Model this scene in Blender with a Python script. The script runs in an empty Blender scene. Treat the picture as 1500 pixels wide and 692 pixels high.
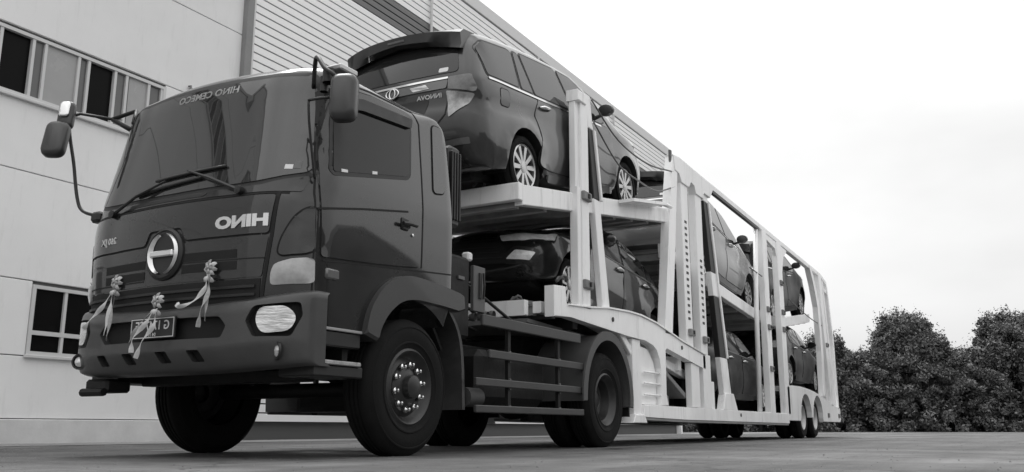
import bpy, bmesh, math, random
import numpy as np
from mathutils import Vector, Matrix
from mathutils.bvhtree import BVHTree
from mathutils.geometry import delaunay_2d_cdt
random.seed(7)
R = math.radians
SC = bpy.context.scene
COL = SC.collection

# ------------------------------------------------------------------ camera
CX, CY, VX, HY, F, H = 750., 346., 1503., 628., 1315., .205
PIT = math.atan((HY-CY)/F); YAW = math.atan((VX-CX)/(F/math.cos(PIT)))
fw = Vector((math.cos(YAW), math.sin(YAW), 0)); RT = Vector((math.sin(YAW), -math.cos(YAW), 0)); UPW = Vector((0, 0, 1))
FW = fw*math.cos(PIT)+UPW*math.sin(PIT); UP = UPW*math.cos(PIT)-fw*math.sin(PIT)
cam = bpy.data.cameras.new('camera'); cam.sensor_width = 36; cam.lens = F/1500*36; cam.clip_start = .05; cam.clip_end = 2000
co = bpy.data.objects.new('camera', cam); COL.objects.link(co)
m = Matrix((RT, UP, -FW)).transposed().to_4x4(); m.translation = (0, 0, H); co.matrix_world = m
SC.camera = co
def at(x, y, ax, val):
    """point where the sight line of photo pixel (x,y) meets the plane ax=val"""
    d = FW+RT*((x-CX)/F)-UP*((y-CY)/F); i = 'XYZ'.index(ax); C = Vector((0, 0, H))
    return C+d*((val-C[i])/d[i])

# ------------------------------------------------------------------ sky and sun (overcast, black and white)
SUN_AZ, SUN_EL = 55., 64.      # compass of the light in the XY plane (from where it comes), elevation
W = bpy.data.worlds.new('World'); SC.world = W; W.use_nodes = True
nt = W.node_tree; bg = nt.nodes['Background']
sk = nt.nodes.new('ShaderNodeTexSky'); sk.sky_type = 'NISHITA'; sk.sun_disc = False
sk.sun_elevation = R(SUN_EL); sk.sun_rotation = R(90-SUN_AZ); sk.air_density = 1.0; sk.dust_density = 6.0; sk.ozone_density = 1.0; sk.altitude = 0
bw = nt.nodes.new('ShaderNodeRGBToBW')
# cloud cover evens the clear sky out and takes its colour away
wt = nt.nodes.new('ShaderNodeTexCoord'); wn = nt.nodes.new('ShaderNodeTexNoise'); wn.inputs['Scale'].default_value = 2.2; wn.inputs['Detail'].default_value = 5
wm = nt.nodes.new('ShaderNodeMapping'); wm.inputs['Scale'].default_value = (1, 1, 2.5); nt.links.new(wt.outputs['Generated'], wm.inputs[0]); nt.links.new(wm.outputs[0], wn.inputs[0])
wr = nt.nodes.new('ShaderNodeMapRange'); wr.inputs[1].default_value = .3; wr.inputs[2].default_value = .7; wr.inputs[3].default_value = .86; wr.inputs[4].default_value = 1.08; nt.links.new(wn.outputs[0], wr.inputs[0])
cl = nt.nodes.new('ShaderNodeMath'); cl.operation = 'MULTIPLY'; nt.links.new(wr.outputs[0], cl.inputs[1]); 
# an overcast dome is brighter overhead than at the horizon, the same all round
sx = nt.nodes.new('ShaderNodeSeparateXYZ'); nt.links.new(wt.outputs['Generated'], sx.inputs[0])
zf = nt.nodes.new('ShaderNodeMapRange'); zf.inputs[1].default_value = 0; zf.inputs[2].default_value = 1; zf.inputs[3].default_value = .62; zf.inputs[4].default_value = 1.45; nt.links.new(sx.outputs[2], zf.inputs[0])
z2 = nt.nodes.new('ShaderNodeMath'); z2.operation = 'MULTIPLY'; nt.links.new(cl.outputs[0], z2.inputs[0]); nt.links.new(zf.outputs[0], z2.inputs[1]); nt.links.new(z2.outputs[0], bg.inputs[0])
pw = nt.nodes.new('ShaderNodeMath'); pw.operation = 'POWER'; pw.inputs[1].default_value = .12
ml = nt.nodes.new('ShaderNodeMath'); ml.operation = 'MULTIPLY'; ml.inputs[1].default_value = 2.3
nt.links.new(sk.outputs[0], bw.inputs[0]); nt.links.new(bw.outputs[0], pw.inputs[0]); nt.links.new(pw.outputs[0], ml.inputs[0]); nt.links.new(ml.outputs[0], cl.inputs[0])
bg.inputs[1].default_value = .15
sl = bpy.data.lights.new('sun', 'SUN'); sl.energy = .5; sl.angle = R(25); sl.color = (1, 1, 1)
so = bpy.data.objects.new('sun', sl); COL.objects.link(so)
sd = Vector((math.cos(R(SUN_AZ))*math.cos(R(SUN_EL)), math.sin(R(SUN_AZ))*math.cos(R(SUN_EL)), math.sin(R(SUN_EL))))
so.rotation_euler = sd.to_track_quat('Z', 'Y').to_euler(); so.location = (0, 0, 30)
SC.render.engine = 'CYCLES'; SC.cycles.use_denoising = True; SC.cycles.max_bounces = 8
vs = SC.view_settings; vs.view_transform = 'Standard'; vs.look = 'None'; vs.exposure = 1.6; vs.gamma = 1.0; vs.use_curve_mapping = False

# ------------------------------------------------------------------ materials (the photograph is black and white: greys only)
MATS = {}
def mat(name, v, rough=.5, metal=0., coat=0., var=.0, scale=4., bump=0., bscale=40., stretch=(1, 1, 1), spec=.5, trans=0., var2=0., scale2=.6, grime=0.):
    if name in MATS: return MATS[name]
    M = bpy.data.materials.new(name); M.use_nodes = True; n = M.node_tree.nodes; l = M.node_tree.links
    p = n['Principled BSDF']; p.inputs['Base Color'].default_value = (v, v, v, 1); p.inputs['Roughness'].default_value = rough
    p.inputs['Metallic'].default_value = metal; p.inputs['Coat Weight'].default_value = coat; p.inputs['Coat Roughness'].default_value = .04
    p.inputs['Specular IOR Level'].default_value = spec
    if trans: p.inputs['Transmission Weight'].default_value = trans
    if var or bump:
        tc = n.new('ShaderNodeTexCoord'); mp = n.new('ShaderNodeMapping'); mp.inputs['Scale'].default_value = stretch
        l.new(tc.outputs['Object'], mp.inputs[0])
    if var:
        nz = n.new('ShaderNodeTexNoise'); nz.inputs['Scale'].default_value = scale; nz.inputs['Detail'].default_value = 7; nz.inputs['Roughness'].default_value = .62
        l.new(mp.outputs[0], nz.inputs[0])
        mr = n.new('ShaderNodeMapRange'); mr.inputs[1].default_value = .3; mr.inputs[2].default_value = .7
        mr.inputs[3].default_value = v*(1-var); mr.inputs[4].default_value = v*(1+var); l.new(nz.outputs[0], mr.inputs[0])
        out = mr.outputs[0]
        if var2:
            n2 = n.new('ShaderNodeTexNoise'); n2.inputs['Scale'].default_value = scale2; n2.inputs['Detail'].default_value = 4; l.new(mp.outputs[0], n2.inputs[0])
            m2 = n.new('ShaderNodeMapRange'); m2.inputs[1].default_value = .35; m2.inputs[2].default_value = .65; m2.inputs[3].default_value = 1-var2; m2.inputs[4].default_value = 1+var2
            l.new(n2.outputs[0], m2.inputs[0]); mu = n.new('ShaderNodeMath'); mu.operation = 'MULTIPLY'
            l.new(out, mu.inputs[0]); l.new(m2.outputs[0], mu.inputs[1]); out = mu.outputs[0]
        if grime:
            mg = n.new('ShaderNodeMapping'); mg.inputs['Scale'].default_value = (5, 5, .7); l.new(tc.outputs['Object'], mg.inputs[0])
            ng = n.new('ShaderNodeTexNoise'); ng.inputs['Scale'].default_value = 1.6; ng.inputs['Detail'].default_value = 8; ng.inputs['Roughness'].default_value = .7; l.new(mg.outputs[0], ng.inputs[0])
            g2 = n.new('ShaderNodeMapRange'); g2.inputs[1].default_value = .54; g2.inputs[2].default_value = .74; g2.inputs[3].default_value = 1; g2.inputs[4].default_value = 1-grime
            l.new(ng.outputs[0], g2.inputs[0]); mu2 = n.new('ShaderNodeMath'); mu2.operation = 'MULTIPLY'; l.new(out, mu2.inputs[0]); l.new(g2.outputs[0], mu2.inputs[1]); out = mu2.outputs[0]
        l.new(out, p.inputs['Base Color'])
        r2 = n.new('ShaderNodeMapRange'); r2.inputs[1].default_value = .3; r2.inputs[2].default_value = .7
        r2.inputs[3].default_value = max(.02, rough*.8); r2.inputs[4].default_value = min(1, rough*1.25); l.new(nz.outputs[0], r2.inputs[0]); l.new(r2.outputs[0], p.inputs['Roughness'])
    if bump:
        nb = n.new('ShaderNodeTexNoise'); nb.inputs['Scale'].default_value = bscale; nb.inputs['Detail'].default_value = 5; l.new(mp.outputs[0], nb.inputs[0])
        bn = n.new('ShaderNodeBump'); bn.inputs['Strength'].default_value = bump; bn.inputs['Distance'].default_value = .02
        l.new(nb.outputs[0], bn.inputs['Height']); l.new(bn.outputs[0], p.inputs['Normal'])
    MATS[name] = M; return M
GREEN = mat('cab_paint', .011, .25, .0, 1., .12, 2.5, spec=.3)
GREEN_D = mat('front_panel_paint', .018, .3, .0, .8, .1, 3, spec=.3)
BUMPER = mat('bumper_plastic', .045, .45, 0, .25, .12, 6, .05, 60)
BLACK = mat('black_plastic', .016, .45, 0, 0, .2, 10)
SEAM = mat('seam_black', .008, .8)
RUBBER = mat('tyre_rubber', .007, .85, 0, 0, .6, 9, .12, 60, spec=.22)
RUBSEAL = mat('rubber_seal', .012, .5)
GLASS = mat('dark_glass', .008, .03, 0, 0, spec=.34)
WGLASS = mat('windscreen_glass', .03, .03, 0, 0, spec=1.0)
CHROME = mat('chrome', .75, .12, 1.)
LENS = mat('lamp_lens', .62, .15, .25, 1.0, .75, 7, .5, 18, (1, .45, 3.2))
AMBER = mat('turn_lens', .38, .15, 0, 1., .18, 16, .2, 30)
WHITE = mat('trailer_white', .93, .38, 0, .25, .05, 3.5, .04, 30, (1, 1, .5), var2=.07, grime=.3)
WHITE_D = mat('deck_plate', .20, .5, .1, 0, .28, 3, .12, 26, var2=.15, scale2=.8)
STEEL = mat('dark_steel', .013, .6, .3, 0, .35, 7, .1, 30)
STEEL_L = mat('worn_steel', .14, .5, .3, 0, .3, 6, .1, 30)
RAILG = mat('guard_rail_grey', .055, .45, .1, 0, .2, 6)
RIM = mat('alloy_rim', .5, .28, .85, .2, .1, 12)
RIM_D = mat('painted_rim', .03, .4, .2, 0, .3, 8)
EMBL = mat('emblem_silver', .8, .22, .6, .5)
CARLENS = mat('car_lamp', .9, .12, 0, 1., .25, 10)
LETTER = mat('silver_letters', .7, .3, .6)
STICK = mat('white_sticker', .75, .5)
RIB_W = mat('ribbon_white', .55, .45, 0, .2, .15, 25)
RIB_G = mat('ribbon_grey', .32, .4, 0, .2, .3, 30)

# ------------------------------------------------------------------ helpers
def link(o, parent=None):
    COL.objects.link(o)
    if parent is not None:
        o.parent = parent; o.matrix_parent_inverse = ROOTINV[parent.name] if parent.name in ROOTINV else Matrix()
    return o
ROOTINV = {}
def thing(name, label, cat, loc=(0, 0, 0), group=None):
    o = bpy.data.objects.new(name, None); COL.objects.link(o); o.location = loc; o.empty_display_size = .2
    ROOTINV[o.name] = Matrix.Translation(-Vector(loc))
    o['label'] = label; o['category'] = cat
    if group: o['group'] = group
    return o
def tag(o, label, cat, group=None):
    o['label'] = label; o['category'] = cat
    if group: o['group'] = group
    return o
def obj(name, bm, mt, parent=None, smooth=False, auto=None, recalc=True):
    me = bpy.data.meshes.new(name)
    if recalc and bm.faces: bmesh.ops.recalc_face_normals(bm, faces=bm.faces[:])
    if smooth:
        for f in bm.faces: f.smooth = True
        if auto:
            for e in bm.edges:
                if len(e.link_faces) == 2 and e.calc_face_angle(0) > R(auto): e.smooth = False
    bm.to_mesh(me); bm.free()
    for x in (mt if isinstance(mt, (list, tuple)) else [mt]): me.materials.append(x)
    return link(bpy.data.objects.new(name, me), parent)
def inst(name, o, parent=None):
    return link(bpy.data.objects.new(name, o.data), parent)
def nb(): return bmesh.new()
def box(bm, x0, x1, y0, y1, z0, z1, bev=0.):
    vs_ = [bm.verts.new((x, y, z)) for x in (x0, x1) for y in (y0, y1) for z in (z0, z1)]
    fs = [bm.faces.new([vs_[i] for i in q]) for q in ((0, 1, 3, 2), (4, 6, 7, 5), (0, 4, 5, 1), (2, 3, 7, 6), (0, 2, 6, 4), (1, 5, 7, 3))]
    if bev: bmesh.ops.bevel(bm, geom=list({e for f in fs for e in f.edges}), offset=bev, segments=1, affect='EDGES')
    return bm
def beam(bm, p, q, w, h, up=(0, 0, 1), bev=0.):
    p, q = Vector(p), Vector(q); d = (q-p).normalized(); u = Vector(up); s = d.cross(u)
    if s.length < 1e-4: s = d.cross(Vector((1, 0, 0)))
    s.normalize(); u = s.cross(d).normalized()
    vs_ = [bm.verts.new(b+s*(w/2*i)+u*(h/2*j)) for b in (p, q) for i, j in ((-1, -1), (1, -1), (1, 1), (-1, 1))]
    fs = [bm.faces.new([vs_[i] for i in f]) for f in ((0, 1, 2, 3), (4, 7, 6, 5), (0, 4, 5, 1), (1, 5, 6, 2), (2, 6, 7, 3), (3, 7, 4, 0))]
    if bev: bmesh.ops.bevel(bm, geom=list({e for f in fs for e in f.edges}), offset=bev, segments=1, affect='EDGES')
    return bm
def tube(bm, pts, r, n=8, cap=True):
    pts = [Vector(p) for p in pts]; rings = []; pu = None
    for i, p in enumerate(pts):
        d = (pts[min(i+1, len(pts)-1)]-pts[max(i-1, 0)]).normalized()
        u = pu if pu is not None else (Vector((0, 0, 1)) if abs(d.z) < .9 else Vector((1, 0, 0)))
        s = d.cross(u).normalized(); u = s.cross(d).normalized(); pu = u
        rr = r[i] if isinstance(r, (list, tuple)) else r
        rings.append([bm.verts.new(p+(s*math.cos(a)+u*math.sin(a))*rr) for a in [2*math.pi*k/n for k in range(n)]])
    for a, b in zip(rings, rings[1:]):
        for k in range(n): bm.faces.new((a[k], a[(k+1) % n], b[(k+1) % n], b[k]))
    if cap: bm.faces.new(rings[0][::-1]); bm.faces.new(rings[-1])
    return bm
def curve_pts(pts, n=8):
    P = [np.array(p, float) for p in pts]; P = [2*P[0]-P[1]]+P+[2*P[-1]-P[-2]]; out = []
    for i in range(1, len(P)-2):
        for k in range(n):
            t = k/n; a, b, c, d = P[i-1:i+3]
            out.append(.5*((2*b)+(c-a)*t+(2*a-5*b+4*c-d)*t*t+(-a+3*b-3*c+d)*t**3))
    out.append(P[-2]); return [tuple(p) for p in out]
def lathe(bm, prof, c, n=48, axis='Y', closed=False):
    """prof: (r, a) along the axis; c: centre"""
    rings = []
    for r, a in prof:
        ring = []
        for k in range(n):
            t = 2*math.pi*k/n
            p = (r*math.cos(t), a, r*math.sin(t)) if axis == 'Y' else ((a, r*math.cos(t), r*math.sin(t)) if axis == 'X' else (r*math.cos(t), r*math.sin(t), a))
            ring.append(bm.verts.new(Vector(c)+Vector(p)))
        rings.append(ring)
    for a, b in zip(rings, rings[1:]+([rings[0]] if closed else [])):
        for k in range(n): bm.faces.new((a[k], a[(k+1) % n], b[(k+1) % n], b[k]))
    return bm
def prism(bm, poly, y0, y1, bev=0.):
    a = [bm.verts.new((x, y0, z)) for x, z in poly]; b = [bm.verts.new((x, y1, z)) for x, z in poly]
    f0 = bm.faces.new(a); f1 = bm.faces.new(b[::-1]); n = len(poly)
    fs = [f0, f1]+[bm.faces.new((a[i], b[i], b[(i+1) % n], a[(i+1) % n])) for i in range(n)]
    if bev: bmesh.ops.bevel(bm, geom=list({e for f in (f0, f1) for e in f.edges}), offset=bev, segments=1, affect='EDGES')
    return bm
def rpoly(pts, r, n=5):
    out = []; N = len(pts)
    for i, p in enumerate(pts):
        rr = r[i] if isinstance(r, (list, tuple)) else r
        p = Vector(p); a = Vector(pts[i-1]); b = Vector(pts[(i+1) % N])
        u = (a-p); v = (b-p); k = min(rr, u.length*.48, v.length*.48)
        if k < 1e-4: out.append(tuple(p)); continue
        s, e = p+u.normalized()*k, p+v.normalized()*k
        for j in range(n+1):
            t = j/n; out.append(tuple(s*(1-t)**2+p*(2*t*(1-t))+e*t*t))
    return out
def dens(pts, step, closed=True):
    out = []; N = len(pts)
    for i in range(N if closed else N-1):
        a, b = Vector(pts[i]), Vector(pts[(i+1) % N]); k = max(1, int(math.ceil((b-a).length/step)))
        out += [tuple(a.lerp(b, j/k)) for j in range(k)]
    if not closed: out.append(tuple(pts[-1]))
    return out
def inside(poly, x, y):
    c = False; j = len(poly)-1
    for i in range(len(poly)):
        xi, yi = poly[i]; xj, yj = poly[j]
        if (yi > y) != (yj > y) and x < (xj-xi)*(y-yi)/(yj-yi)+xi: c = not c
        j = i
    return c
def grow(poly, d):
    P = [Vector(p) for p in poly]; n = len(P); A = sum(P[i].x*P[(i+1) % n].y-P[(i+1) % n].x*P[i].y for i in range(n)); s = 1 if A > 0 else -1
    out = []
    for i in range(n):
        t = (P[(i+1) % n]-P[i-1])
        if t.length < 1e-9: out.append(tuple(P[i])); continue
        t.normalize(); out.append(tuple(P[i]+Vector((t.y, -t.x))*d*s))
    return out
def tri2d(poly, step):
    poly = dens(poly, step); xs = [p[0] for p in poly]; ys = [p[1] for p in poly]; pts = list(poly)
    nx = int((max(xs)-min(xs))/step); ny = int((max(ys)-min(ys))/step)
    P = np.array(poly)
    for i in range(1, nx+1):
        for j in range(1, ny+1):
            x = min(xs)+(i+.5*(j % 2))*step; y = min(ys)+j*step
            if inside(poly, x, y) and np.min(np.hypot(P[:, 0]-x, P[:, 1]-y)) > step*.45: pts.append((x, y))
    n = len(poly)
    r = delaunay_2d_cdt([Vector(p) for p in pts], [], [list(range(n))], 1, 1e-6)
    return [tuple(v) for v in r[0]], [list(f) for f in r[2]]
class Skin:
    def __init__(s, bm): s.bvh = BVHTree.FromBMesh(bm)
    def hit(s, axis, a, b):
        o, d = {'near': ((a, -60, b), (0, 1, 0)), 'far': ((a, 60, b), (0, -1, 0)), 'front': ((-60, a, b), (1, 0, 0)), 'back': ((60, a, b), (-1, 0, 0)), 'top': ((a, b, 60), (0, 0, -1))}[axis]
        d = Vector(d); h = s.bvh.ray_cast(Vector(o), d)
        if h[0] is None: return None
        nrm = h[1] if h[1].dot(d) < 0 else -h[1]
        return h[0], nrm
    def wrap(s, poly, axis, off=.006, thick=.02, step=.06, bm=None, dome=0.):
        bm = bm or nb(); v, f = tri2d(poly, step); P = []; last = None
        hs = [s.hit(axis, *p) for p in v]
        for i, h in enumerate(hs):
            if h is None:
                j = min((k for k in range(len(v)) if hs[k]), key=lambda k: (v[k][0]-v[i][0])**2+(v[k][1]-v[i][1])**2)
                g, nn = hs[j]; g = g.copy()
                dx, dy = v[i][0]-v[j][0], v[i][1]-v[j][1]
                g += {'near': Vector((dx, 0, dy)), 'far': Vector((dx, 0, dy)), 'front': Vector((0, dx, dy)), 'back': Vector((0, dx, dy)), 'top': Vector((dx, dy, 0))}[axis]
                hs[i] = (g, nn)
        pa = np.array(dens(poly, step)) if dome else None
        for q, (h, n) in zip(v, hs):
            o = off
            if dome: o += dome*min(1, (np.min(np.hypot(pa[:, 0]-q[0], pa[:, 1]-q[1]))/.05))
            P.append(bm.verts.new(h+n*o))
        cnt = {}
        for fc in f:
            try: bm.faces.new([P[i] for i in fc])
            except ValueError: continue
            for i in range(len(fc)):
                e = (fc[i], fc[(i+1) % len(fc)]); k = tuple(sorted(e)); cnt.setdefault(k, []).append(e)
        low = {}
        for k, es in cnt.items():
            if len(es) == 1:
                i, j = es[0]
                for q in (i, j):
                    if q not in low: low[q] = bm.verts.new(hs[q][0]+hs[q][1]*(off-thick))
                bm.faces.new((P[j], P[i], low[i], low[j]))
        return bm
    def line(s, pts, axis, w=.012, off=.003, step=.05, bm=None):
        """a thin strip lying on the skin"""
        bm = bm or nb(); pts = dens(pts, step, False); prev = None
        for i, p in enumerate(pts):
            a = Vector(pts[max(i-1, 0)]); b = Vector(pts[min(i+1, len(pts)-1)]); t = (b-a).normalized(); nn = Vector((-t.y, t.x))*w/2
            pr = []
            for sg in (-1, 1):
                h = s.hit(axis, p[0]+nn.x*sg, p[1]+nn.y*sg)
                if h is None: break
                pr.append(bm.verts.new(h[0]+h[1]*off))
            if len(pr) < 2: prev = None; continue
            if prev: bm.faces.new((prev[0], prev[1], pr[1], pr[0]))
            prev = pr
        return bm
def shell(top, bot, Wf, Rf, RYf, crown=.04, n=2.3, step=.08, m_=12, yc=0.):
    """closed body from its side outline: `top` is the rounded chain, `bot` the plain one; half width Wf(x,z)"""
    T = np.array(top); nT = len(T); seg = np.array([Rf(i/(nT-1), *T[i]) for i in range(nT)]); segY = np.array([RYf(i/(nT-1), *T[i]) for i in range(nT)])
    def dist(x, z):
        a, b = T[:-1], T[1:]; ab = b-a; t = np.clip(((x-a[:, 0])*ab[:, 0]+(z-a[:, 1])*ab[:, 1])/np.maximum((ab**2).sum(1), 1e-12), 0, 1)
        dd = np.hypot(a[:, 0]+ab[:, 0]*t-x, a[:, 1]+ab[:, 1]*t-z); w = np.exp(-(dd-dd.min())/.04); w /= w.sum()
        return dd.min(), float((w*(seg[:-1]*(1-t)+seg[1:]*t)).sum()), float((w*(segY[:-1]*(1-t)+segY[1:]*t)).sum())
    def yy(x, z):
        d, r, ry = dist(x, z); q = 1-min(d/r, 1.); return Wf(x, z)-ry+ry*(1-q**n)**(1/n)
    outline = list(map(tuple, T))+[tuple(p) for p in bot]
    pts = list(outline); no = len(outline)
    rows = []
    nrm = []
    for i in range(nT):
        t = T[min(i+1, nT-1)]-T[max(i-1, 0)]; t = t/np.linalg.norm(t); nrm.append(np.array((-t[1], t[0])))
    cen = T.mean(0)
    A = sum(outline[i][0]*outline[(i+1) % no][1]-outline[(i+1) % no][0]*outline[i][1] for i in range(no)); sg = 1 if A > 0 else -1
    for fr in (.03, .1, .22, .4, .65, 1.):
        for i in range(0, nT):
            p = T[i]+nrm[i]*sg*seg[i]*fr
            if inside(outline, *p) and dist(*p)[0] > seg[i]*fr*.9: rows.append(tuple(p))
    xs = [p[0] for p in outline]; zs = [p[1] for p in outline]; arr = np.array(outline+rows)
    for x in np.arange(min(xs)+step/2, max(xs), step):
        for z in np.arange(min(zs)+step/2, max(zs), step):
            if inside(outline, x, z) and np.min(np.hypot(arr[:, 0]-x, arr[:, 1]-z)) > step*.5: rows.append((x, z))
    pts += rows
    r = delaunay_2d_cdt([Vector(p) for p in pts], [], [list(range(no))], 1, 1e-5)
    V = [tuple(v) for v in r[0]]; orig = r[3]
    bm = nb(); L = []; Rr = []
    for x, z in V:
        y = yy(x, z); L.append(bm.verts.new((x, yc-y, z))); Rr.append(bm.verts.new((x, yc+y, z)))
    for f in r[2]:
        bm.faces.new([L[i] for i in f]); bm.faces.new([Rr[i] for i in reversed(f)])
    idx = {}
    for k, os_ in enumerate(orig):
        for o_ in os_:
            if o_ < no: idx[o_] = k
    prev = None
    for i in list(range(no))+[0]:
        k = idx[i]; a, b = L[k], Rr[k]; col = [a]
        if i < nT and i not in (0,):
            out = -nrm[i]*sg
            for j in range(1, m_):
                t = j/m_; c = crown(i/(nT-1), *T[i]) if callable(crown) else crown
                c *= (1-(2*t-1)**2); p = a.co.lerp(b.co, t); col.append(bm.verts.new((p.x+out[0]*c, p.y, p.z+out[1]*c)))
        else:
            for j in range(1, m_):
                if i == 0 and prev is not None and hasattr(shell, '_first'): col = shell._first; break
                t = j/m_; p = a.co.lerp(b.co, t)
                if i < nT:
                    out = -nrm[i]*sg; c = (crown(0, *T[i]) if callable(crown) else crown)*(1-(2*t-1)**2); p = p+Vector((out[0]*c, 0, out[1]*c))
                col.append(bm.verts.new(p))
        if len(col) == m_: col = col+[b]
        if i == 0 and prev is None: shell._first = col
        if prev:
            for j in range(m_):
                try: bm.faces.new((prev[j], prev[j+1], col[j+1], col[j]))
                except ValueError: pass
        prev = col
    del shell._first
    bmesh.ops.recalc_face_normals(bm, faces=bm.faces[:])
    return bm
def text_bm(s, size, depth, fn, bold=0.):
    c = bpy.data.curves.new('t', 'FONT'); c.body = s; c.size = size; c.extrude = depth; c.offset = bold; c.resolution_u = 3
    c.align_x = 'CENTER'; c.align_y = 'CENTER'
    o = bpy.data.objects.new('t', c); COL.objects.link(o); bpy.context.view_layer.update()
    me = bpy.data.meshes.new_from_object(o); bm = nb(); bm.from_mesh(me)
    bpy.data.objects.remove(o); bpy.data.curves.remove(c); bpy.data.meshes.remove(me)
    for v in bm.verts: v.co = fn(v.co.x, v.co.y, v.co.z)
    return bm


# ================================================================== SETTING
def ground_mat():
    M = bpy.data.materials.new('concrete_yard'); M.use_nodes = True; n = M.node_tree.nodes; l = M.node_tree.links; p = n['Principled BSDF']
    tc = n.new('ShaderNodeTexCoord')
    def noise(scale, detail, st=(1, 1, 1), rough=.6):
        mp = n.new('ShaderNodeMapping'); mp.inputs['Scale'].default_value = st; l.new(tc.outputs['Object'], mp.inputs[0])
        z = n.new('ShaderNodeTexNoise'); z.inputs['Scale'].default_value = scale; z.inputs['Detail'].default_value = detail; z.inputs['Roughness'].default_value = rough
        l.new(mp.outputs[0], z.inputs[0]); return z.outputs[0]
    def mr(s, a, b, c, d):
        q = n.new('ShaderNodeMapRange'); q.inputs[1].default_value = a; q.inputs[2].default_value = b; q.inputs[3].default_value = c; q.inputs[4].default_value = d; l.new(s, q.inputs[0]); return q.outputs[0]
    def mul(a, b):
        q = n.new('ShaderNodeMath'); q.operation = 'MULTIPLY'; l.new(a, q.inputs[0]); l.new(b, q.inputs[1]); return q.outputs[0]
    base = mr(noise(1.3, 8), .3, .7, .10, .172)
    big = mr(noise(.22, 4), .38, .62, .62, 1.25)
    streak = mr(noise(.5, 5, (.35, 3.2, 1)), .35, .65, .72, 1.2)
    fine = mr(noise(90, 4, rough=.8), .3, .7, .7, 1.3)
    spots = mr(noise(2.6, 6, rough=.7), .58, .66, 1, .5)
    damp = mr(noise(.34, 5, (.6, 1.3, 1)), .56, .62, 1, .45)
    tracks = mr(noise(.8, 6, (.08, 3.0, 1), .7), .56, .66, 1, .7)
    vo = n.new('ShaderNodeTexVoronoi'); vo.feature = 'DISTANCE_TO_EDGE'; vo.inputs['Scale'].default_value = .33
    wn_ = n.new('ShaderNodeVectorMath'); wn_.operation = 'ADD'; nz_ = n.new('ShaderNodeTexNoise'); nz_.inputs['Scale'].default_value = 2.5; nz_.inputs['Detail'].default_value = 5
    l.new(tc.outputs['Object'], nz_.inputs[0]); l.new(tc.outputs['Object'], wn_.inputs[0]); l.new(nz_.outputs['Color'], wn_.inputs[1]); l.new(wn_.outputs[0], vo.inputs['Vector'])
    crack = mr(vo.outputs[0], .0, .012, .45, 1)
    bk = n.new('ShaderNodeTexBrick'); bk.offset = 0; bk.inputs['Scale'].default_value = 1; bk.inputs['Brick Width'].default_value = 5.; bk.inputs['Row Height'].default_value = 4.2; bk.inputs['Mortar Size'].default_value = .012
    l.new(tc.outputs['Object'], bk.inputs['Vector']); joint = mr(bk.outputs['Fac'], 0, 1, 1, .4)
    patch = mr(noise(.9, 6, (1.4, .5, 1), .7), .42, .6, .78, 1.15)
    c = base
    for q_ in (big, streak, fine, spots, damp, tracks, crack, joint, patch): c = mul(c, q_)
    l.new(c, p.inputs['Base Color'])
    l.new(mr(noise(.34, 5, (.6, 1.3, 1)), .58, .64, .75, .38), p.inputs['Roughness'])
    b = n.new('ShaderNodeBump'); b.inputs['Strength'].default_value = .6; b.inputs['Distance'].default_value = .014
    l.new(noise(45, 7, rough=.7), b.inputs['Height']); l.new(b.outputs[0], p.inputs['Normal'])
    return M
GROUND = ground_mat()
bm = nb(); S_ = 600
bm.faces.new([bm.verts.new(p) for p in ((-S_, -S_, 0), (S_, -S_, 0), (S_, S_, 0), (-S_, S_, 0))])
g = obj('ground', bm, GROUND); g['kind'] = 'structure'; g['label'] = 'grey concrete yard with stains and streaks'
# strip of lighter paving along the building
PAVE = mat('apron_concrete', .26, .8, 0, 0, .2, 3, .15, 40, var2=.15)
bm = nb(); bm.faces.new([bm.verts.new(p) for p in ((-40, 10.3, .004), (60, 10.3, .004), (60, 12.3, .004), (-40, 12.3, .004))])
g = obj('pavement', bm, PAVE); g['kind'] = 'structure'

# ---- factory building, facade in the plane Y = 12
BY = 12.
WALL = mat('white_wall', .84, .75, 0, 0, .04, .8, .05, 30, var2=.04, scale2=.25, grime=.10)
PLINTH = mat('wall_plinth', .66, .8, 0, 0, .12, 2, .1, 30)
JOINT = mat('wall_joint', .16, .9)
SIDE = mat('siding_light', .88, .45, .1, 0, .05, 1.2, 0, 30, (.3, 1, 1))
SIDE_D = mat('siding_dark', .16, .55, .1, 0, .15, 1.5)
BACK = mat('siding_groove', .10, .7)
TRIM = mat('roof_trim', .62, .45, .2)
FRAME = mat('window_frame', .62, .45)
GL_B = mat('window_dark', .006, .3, spec=.08)
GL_M = mat('window_mid', .13, .12, 0, 0, .1, 2)
GL_L = mat('window_blind', .36, .25, 0, 0, .06, 2)
bd = thing('factory_building', 'white panelled factory hall with ribbed siding and sliding windows behind the truck', 'building', (11.3, BY, 0))
bm = nb(); box(bm, -12, 11.2, BY+.06, BY+14, -.05, 11.4); obj('wall_core', bm, JOINT, bd)
bm = nb(); box(bm, 11.2, 35, BY+.10, BY+14, -.05, 11.5); obj('hall_core', bm, BACK, bd)
bm = nb(); box(bm, -12, 11.2, BY-.05, BY+.05, -.05, .33, .01); obj('plinth', bm, PLINTH, bd)
WINS_U = (3.95, 9.55, 4.82, 5.79); WINS_L = [(7.62, 9.75, 1.21, 2.19), (2.2, 4.4, 1.21, 2.19)]
courses = [.335, 1.19, 2.24, 3.77, 5.84, 7.38, 9.75, 11.4]
def panel_box(x0, x1, z0, z1):
    b = nb(); box(b, x0+.006, x1-.006, BY, BY+.055, z0+.007, z1-.007, .006); obj('wall_panel', b, WALL, bd)
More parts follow.
